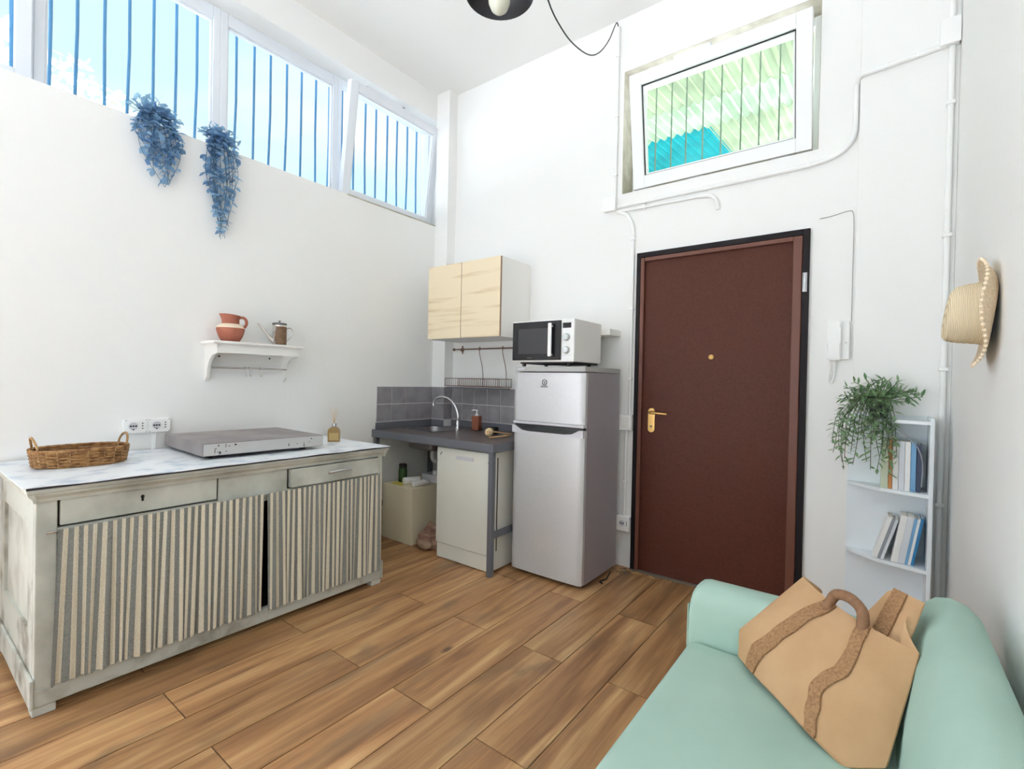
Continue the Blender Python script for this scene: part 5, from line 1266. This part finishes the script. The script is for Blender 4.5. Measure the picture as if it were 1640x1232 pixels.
def brim_pt(f, a):
    # a = 0 is up, pi/2 is away from the viewer; the near-side brim curls off the wall, top and bottom lift
    near = max(0.0, -math.sin(a))
    up_ = max(0.0, math.cos(a)); dn_ = max(0.0, -math.cos(a))
    R = 0.100 + 0.070 * f
    lift = f * f * (0.040 * near ** 1.2 * (0.72 + 0.28 * math.sin(3 * a)) + 0.026 * up_ ** 3 + 0.036 * dn_ ** 4)
    return HC + Vector((0.257 - lift + 0.014 * math.cos(a) * (1 - f), R * math.sin(a), R * math.cos(a)))
nb = 128; rg = []; bm = BM()
for j in range(9): rg.append([bm.verts.new(brim_pt(j / 8, 2 * PI * i / nb)) for i in range(nb)])
for a, b_ in zip(rg, rg[1:]):
    for i in range(nb): bm.faces.new((a[i], a[(i + 1) % nb], b_[(i + 1) % nb], b_[i]))
br = obj('brim', bm, 'brim', ht, True)
md = br.modifiers.new('thickness', 'SOLIDIFY'); md.thickness = 0.004
bm = BM()
for i in range(60): bmesh.ops.create_icosphere(bm, subdivisions=1, radius=0.0062, matrix=Matrix.Translation(brim_pt(1.0, 2 * PI * i / 60)))
obj('scalloped_edge', bm, 'scallop', ht, True, kind='stuff')
bm = BM(); lathe(bm, [(0.097, 0.235), (0.097, 0.256)], HC, 'x', 36, close=False); obj('inner_band', bm, 'hatband', ht, True)
bm = BM(); tube(bm, [(XR, 2.15, 1.64), (0.245, 2.15, 1.64), (0.238, 2.15, 1.652)], 0.006, 8); obj('wall_hook', bm, 'steel', None, True, label='small wall hook inside the straw hat', category='hook')

# ================================================================== SOFA
sf = thing('sofa', (-0.12, 0.85, 0), 'mint green sofa in stretch cover along the right wall', 'sofa')
SFY0, SFY1 = -0.12, 1.90
ARM = 1.705
SZ = 0.462
# seat
def rbox(bm, x0, x1, y0, y1, z0, z1, r, seg=4): return box(bm, x0, x1, y0, y1, z0, z1, r, seg)
bm = BM(); rbox(bm, -0.505, 0.12, SFY0 + 0.19, ARM + 0.004, 0.06, SZ, 0.035); obj('seat', bm, 'sofa', sf, True)
# backrest: rounded profile swept along y
prof = [(0.045, 0.40), (0.050, SZ), (0.062, 0.56), (0.085, 0.66), (0.110, 0.715), (0.140, 0.742), (0.172, 0.748), (0.205, 0.738), (0.232, 0.712), (0.248, 0.67), (0.255, 0.60), (0.255, 0.06), (0.045, 0.06)]
bm = BM(); stations = [(SFY0, 0.80), (SFY0 + 0.02, 0.93), (SFY0 + 0.06, 1.0), (1.78, 1.0), (1.82, 0.985), (1.85, 0.95), (1.87, 0.89), (1.878, 0.80)]
rgs = []
for y, s in stations:
    rgs.append([bm.verts.new((0.15 + (a - 0.15) * s, y, 0.06 + (z - 0.06) * (0.75 + 0.25 * s))) for a, z in prof])
for a, b_ in zip(rgs, rgs[1:]):
    for i in range(len(prof)): bm.faces.new((a[i], a[(i + 1) % len(prof)], b_[(i + 1) % len(prof)], b_[i]))
bm.faces.new(rgs[0]); bm.faces.new(list(reversed(rgs[-1]))); obj('backrest', bm, 'sofa', sf, True)
# arms: rounded top, soft front
for ya, yb, nm in ((ARM, ARM + 0.175, 'far'), (SFY0, SFY0 + 0.175, 'near')):
    bm = BM(); yc_ = (ya + yb) / 2; hw = (yb - ya) / 2
    pr = [(-hw, 0.06), (-hw, 0.50), (-hw * 0.99, 0.57), (-hw * 0.86, 0.606), (-hw * 0.58, 0.626), (0, 0.633), (hw * 0.58, 0.626), (hw * 0.86, 0.606), (hw * 0.99, 0.57), (hw, 0.50), (hw, 0.06)]
    rgs = []
    for xx, s in ((-0.508, 0.90), (-0.505, 0.945), (-0.492, 0.985), (-0.47, 1.0), (-0.2, 1.0), (0.16, 0.99)):
        rgs.append([bm.verts.new((xx, yc_ + a * (0.6 + 0.4 * s) , 0.06 + (z - 0.06) * (0.3 + 0.7 * s) if z > 0.1 else z)) for a, z in pr])
    for a, b_ in zip(rgs, rgs[1:]):
        for i in range(len(pr)): bm.faces.new((a[i], a[(i + 1) % len(pr)], b_[(i + 1) % len(pr)], b_[i]))
    bm.faces.new(rgs[0]); bm.faces.new(list(reversed(rgs[-1]))); obj('arm', bm, 'sofa', sf, True)
# loose folds of the cover at the arm front
bm = BM()
def fold(u, v):
    yy = ARM + 0.012 + 0.15 * u
    return (-0.512 - 0.010 * math.sin(u * 9 + 1) ** 2 * (1 - 0.6 * v), yy, 0.10 + 0.47 * v - 0.03 * u * v)
gridsurf(bm, fold, 24, 8, lambda u, v: (0.004, 0, 0)); obj('cover_flap', bm, 'sofa', sf, True)
for fx in (-0.46, 0.18):
    for fy in (SFY0 + 0.06, 1.80):
        bm = BM(); lathe(bm, [(0.02, 0), (0.026, 0.06)], (fx, fy, 0), 'z', 14); obj('foot', bm, 'sofa_dark', sf)

# ================================================================== TOTE BAG on the sofa
tb = thing('tote_bag', (-0.1, 1.55, SZ), 'large tan canvas tote bag with braided straps slumped on sofa', 'bag')
L2, L1, D_ = Vector((-0.338, 1.660, 0.474)), Vector((-0.344, 1.684, 0.548)), Vector((-0.193, 1.775, 0.740))
B1, B2, C_ = Vector((-0.063, 1.339, 0.472)), Vector((0.016, 1.351, 0.500)), Vector((0.085, 1.541, 0.692))
F_, E_ = Vector((-0.08, 1.85, 0.775)), Vector((0.105, 1.665, 0.772))
nrm = (B1 - L2).cross(D_ - L2).normalized()
if nrm.z < 0: nrm = -nrm
def edge_l(v): return L2.lerp(L1, v / 0.14) if v < 0.14 else L1.lerp(D_, (v - 0.14) / 0.86)
def edge_r(v): return B1.lerp(B2, v / 0.14) if v < 0.14 else B2.lerp(C_, (v - 0.14) / 0.86)
def front(u, v):
    p = edge_l(v).lerp(edge_r(v), u)
    bul = 0.030 * math.sin(PI * min(1, max(0, u))) ** 0.7 * math.sin(PI * (0.12 + 0.80 * v)) + 0.006 * math.sin(7 * u + 3 * v) * math.sin(PI * u)
    bul -= 0.022 * max(0, (u - 0.70) / 0.30) ** 2 * (1 - 0.6 * v); bul -= 0.020 * max(0, (0.22 - u) / 0.22) ** 2 * v
    bul += 0.008 * mnoise.noise(Vector((u * 5 + v * 3, v * 3.2, 1.7))) * math.sin(PI * u)
    sag = Vector((0, 0, -0.022)) * math.sin(PI * u) * v ** 3 - (Vector((0.6, 0.55, 0)) * 0.0)
    return p + nrm * bul + sag
bh = Vector((0.68, 0.73, 0)) * 0.10
def back(u, v):
    b0 = (L2 + bh).lerp(B1 + bh * 0.75, u) + Vector((0, 0, 0.004)); t0 = F_.lerp(E_, u)
    g = min(1, max(0, (u - 0.50) / 0.16)); g = g * g * (3 - 2 * g)
    p = b0.lerp(t0, v * (0.66 + 0.34 * g)); p.y = min(p.y, 1.86 if p.z > 0.65 else 1.698)
    lim = 0.045 + max(0, (p.z - SZ)) * 0.20 if p.z < 0.70 else 0.12
    p.x = min(p.x, lim - 0.004 if p.z < 0.72 else p.x); return p
bm = BM(); gridsurf(bm, front, 34, 26, lambda u, v: nrm * -0.004); obj('front_panel', bm, 'bag', tb, True)
bm = BM(); gridsurf(bm, back, 16, 14, lambda u, v: nrm * -0.004); obj('back_panel', bm, 'bag', tb, True)
bm = BM(); gridsurf(bm, lambda u, v: front(0, v).lerp(back(0, v), u) + Vector((0.03, -0.02, 0)) * math.sin(PI * u) * v, 8, 14, lambda u, v: (0.003, 0.001, 0)); obj('side_gusset', bm, 'bag', tb, True)
bm = BM(); gridsurf(bm, lambda u, v: front(1, v).lerp(back(1, v), u) + Vector((-0.03, 0.01, 0)) * math.sin(PI * u) * v, 8, 14, lambda u, v: (-0.003, 0.001, 0)); obj('side_gusset', bm, 'bag', tb, True)
bm = BM(); gridsurf(bm, lambda u, v: front(u, 0).lerp(back(u, 0), v), 16, 4, lambda u, v: (0, 0, 0.003)); obj('bottom', bm, 'bag', tb, True)
def strap(fn, uc, v0, v1, wd, offn):
    bm = BM()
    gridsurf(bm, lambda a, v: fn(uc(v0 + (v1 - v0) * v) + (a - 0.5) * wd, v0 + (v1 - v0) * v) + offn * 0.006, 4, 60, lambda a, v: offn * -0.004); return obj('strap', bm, 'strap', tb, True)
def interp(tab, v):
    for (a, x_), (b_, y_) in zip(tab, tab[1:]):
        if v <= b_:
            f = (v - a) / (b_ - a); f = f * f * (3 - 2 * f) * 0.5 + f * 0.5
            return x_ + (y_ - x_) * f
    return tab[-1][1]
T1 = [(0, 0.20), (0.155, 0.25), (0.33, 0.28), (0.605, 0.315), (1.0, 0.36)]
T2 = [(0, 0.825), (0.05, 0.745), (0.10, 0.683), (0.235, 0.643), (0.385, 0.682), (0.51, 0.722), (0.695, 0.72), (0.87, 0.695), (1.0, 0.668)]
def smooth(tab, v): return sum(interp(tab, min(1, max(0, v + d))) for d in (-0.045, -0.03, -0.015, 0, 0.015, 0.03, 0.045)) / 7
strap(front, lambda v: smooth(T1, v), 0.0, 1.0, 0.105, nrm)
strap(front, lambda v: smooth(T2, v), 0.0, 1.0, 0.080, nrm)
strap(back, lambda v: 0.76, 0.45, 1.0, 0.15, nrm)
hA, hB = front(0.365, 0.97) + nrm * 0.008, front(0.665, 0.97) + nrm * 0.004
mid = (hA + hB) / 2; upv = ((D_ - L2) + (C_ - B1)).normalized(); upv = (upv * 0.6 + Vector((0, 0, 0.8))).normalized()
bm = BM(); tube(bm, spline([hA - upv * 0.03, hA, hA.lerp(mid, 0.25) + upv * 0.034, mid + upv * 0.046, hB.lerp(mid, 0.25) + upv * 0.034, hB, hB - upv * 0.03], 6), 0.0145, 10); obj('handle', bm, 'handle', tb, True)
# ================================================================== PENDANT LAMP
pl_ = thing('pendant_lamp', (-1.187, 1.44, 2.8), 'black dome pendant lamp cut off by the top edge', 'lamp')
LC = Vector((-1.187, 1.44, 2.795))
bm = BM(); lathe(bm, [(0.128, 0.0), (0.131, 0.002), (0.128, 0.03), (0.11, 0.075), (0.075, 0.115), (0.035, 0.135), (0.022, 0.14), (0.022, 0.18)], LC, 'z', 40, close=False); sh = obj('shade', bm, 'lamp', pl_, True)
bm = BM(); lathe(bm, [(0.128, 0.0), (0.124, 0.03), (0.106, 0.072), (0.072, 0.11), (0.03, 0.13), (0.0, 0.131)], LC, 'z', 40, close=False); obj('shade_inside', bm, 'lamp_in', sh, True)
bm = BM(); lathe(bm, [(0.0, -0.070), (0.012, -0.068), (0.030, -0.054), (0.041, -0.030), (0.042, -0.008), (0.028, 0.030), (0.017, 0.055), (0.017, 0.128)], LC, 'z', 28, close=False); obj('bulb', bm, 'bulb', pl_, True)
bm = BM(); tube(bm, [LC + Vector((0, 0, 0.175)), LC + Vector((0, 0, ZC - 2.795 - 0.02))], 0.004, 8); obj('hanging_cord', bm, 'cord', pl_, True)
bm = BM(); lathe(bm, [(0.02, -0.03), (0.04, -0.02), (0.045, 0.0)], LC + Vector((0, 0, ZC - 2.795)), 'z', 24); obj('ceiling_rose', bm, 'lamp', pl_, True)
bm = BM(); tube(bm, spline([(-1.19, 1.45, ZC - 0.012), (-1.215, 1.58, 3.62), (-1.255, 1.76, 3.27), (-1.295, 1.934, 3.14), (-1.337, 2.129, 3.135), (-1.381, 2.332, 3.185), (-1.44, 2.603, 3.301), (-1.491, 2.833, 3.461), (-1.54, 3.06, 3.686), (-1.572, 3.215, 3.89), (-1.579, 3.262, 3.945), (-1.578, 3.288, 3.93)], 5), 0.0038, 7)
obj('swag_cord', bm, 'cord', pl_, True)

# ================================================================== TREE beyond the left windows
tr = thing('tree', (-9.5, 1.1, -0.13), 'sunlit pale tree seen through the left window bars', 'tree')
bm = BM(); tube(bm, [(-9.5, 1.1, -0.13), (-9.45, 1.15, 2.4), (-9.4, 1.1, 4.4)], [0.18, 0.13, 0.06], 10); obj('trunk', bm, 'bark', tr, True)
rt = random.Random(77)
TCY, TCZ = 1.15, 4.55
for k in range(9):
    an = 2 * PI * k / 9; e = Vector((-9.4 + 1.0 * math.cos(an), 1.1 + 1.2 * math.sin(an), 4.4 + 0.9 * rt.random()))
    bm = BM(); tube(bm, [(-9.45, 1.14, 2.6 + 0.15 * k), e], [0.05, 0.015], 6); obj('branch', bm, 'bark', tr, True)
bm = BM()
for k in range(2600):
    while True:
        p = Vector((rt.uniform(-1, 1), rt.uniform(-1, 1), rt.uniform(-1, 1)))
        if p.length < 1: break
    c = Vector((-9.4 + p.x * 1.3, TCY + p.y * 1.55, TCZ + p.z * 1.35)); q = Matrix.Rotation(rt.uniform(0, 6), 3, Vector((rt.uniform(-1, 1), rt.uniform(-1, 1), rt.uniform(-1, 1))).normalized()); s = rt.uniform(0.06, 0.11)
    vs = [bm.verts.new(c + q @ Vector(v_) * s) for v_ in ((-1, 0, 0), (0, -0.5, 0.1), (1, 0, 0), (0, 0.5, 0.1))]
    bm.faces.new(vs)
obj('foliage', bm, 'treeleaf', tr, False, recalc=False, kind='stuff')
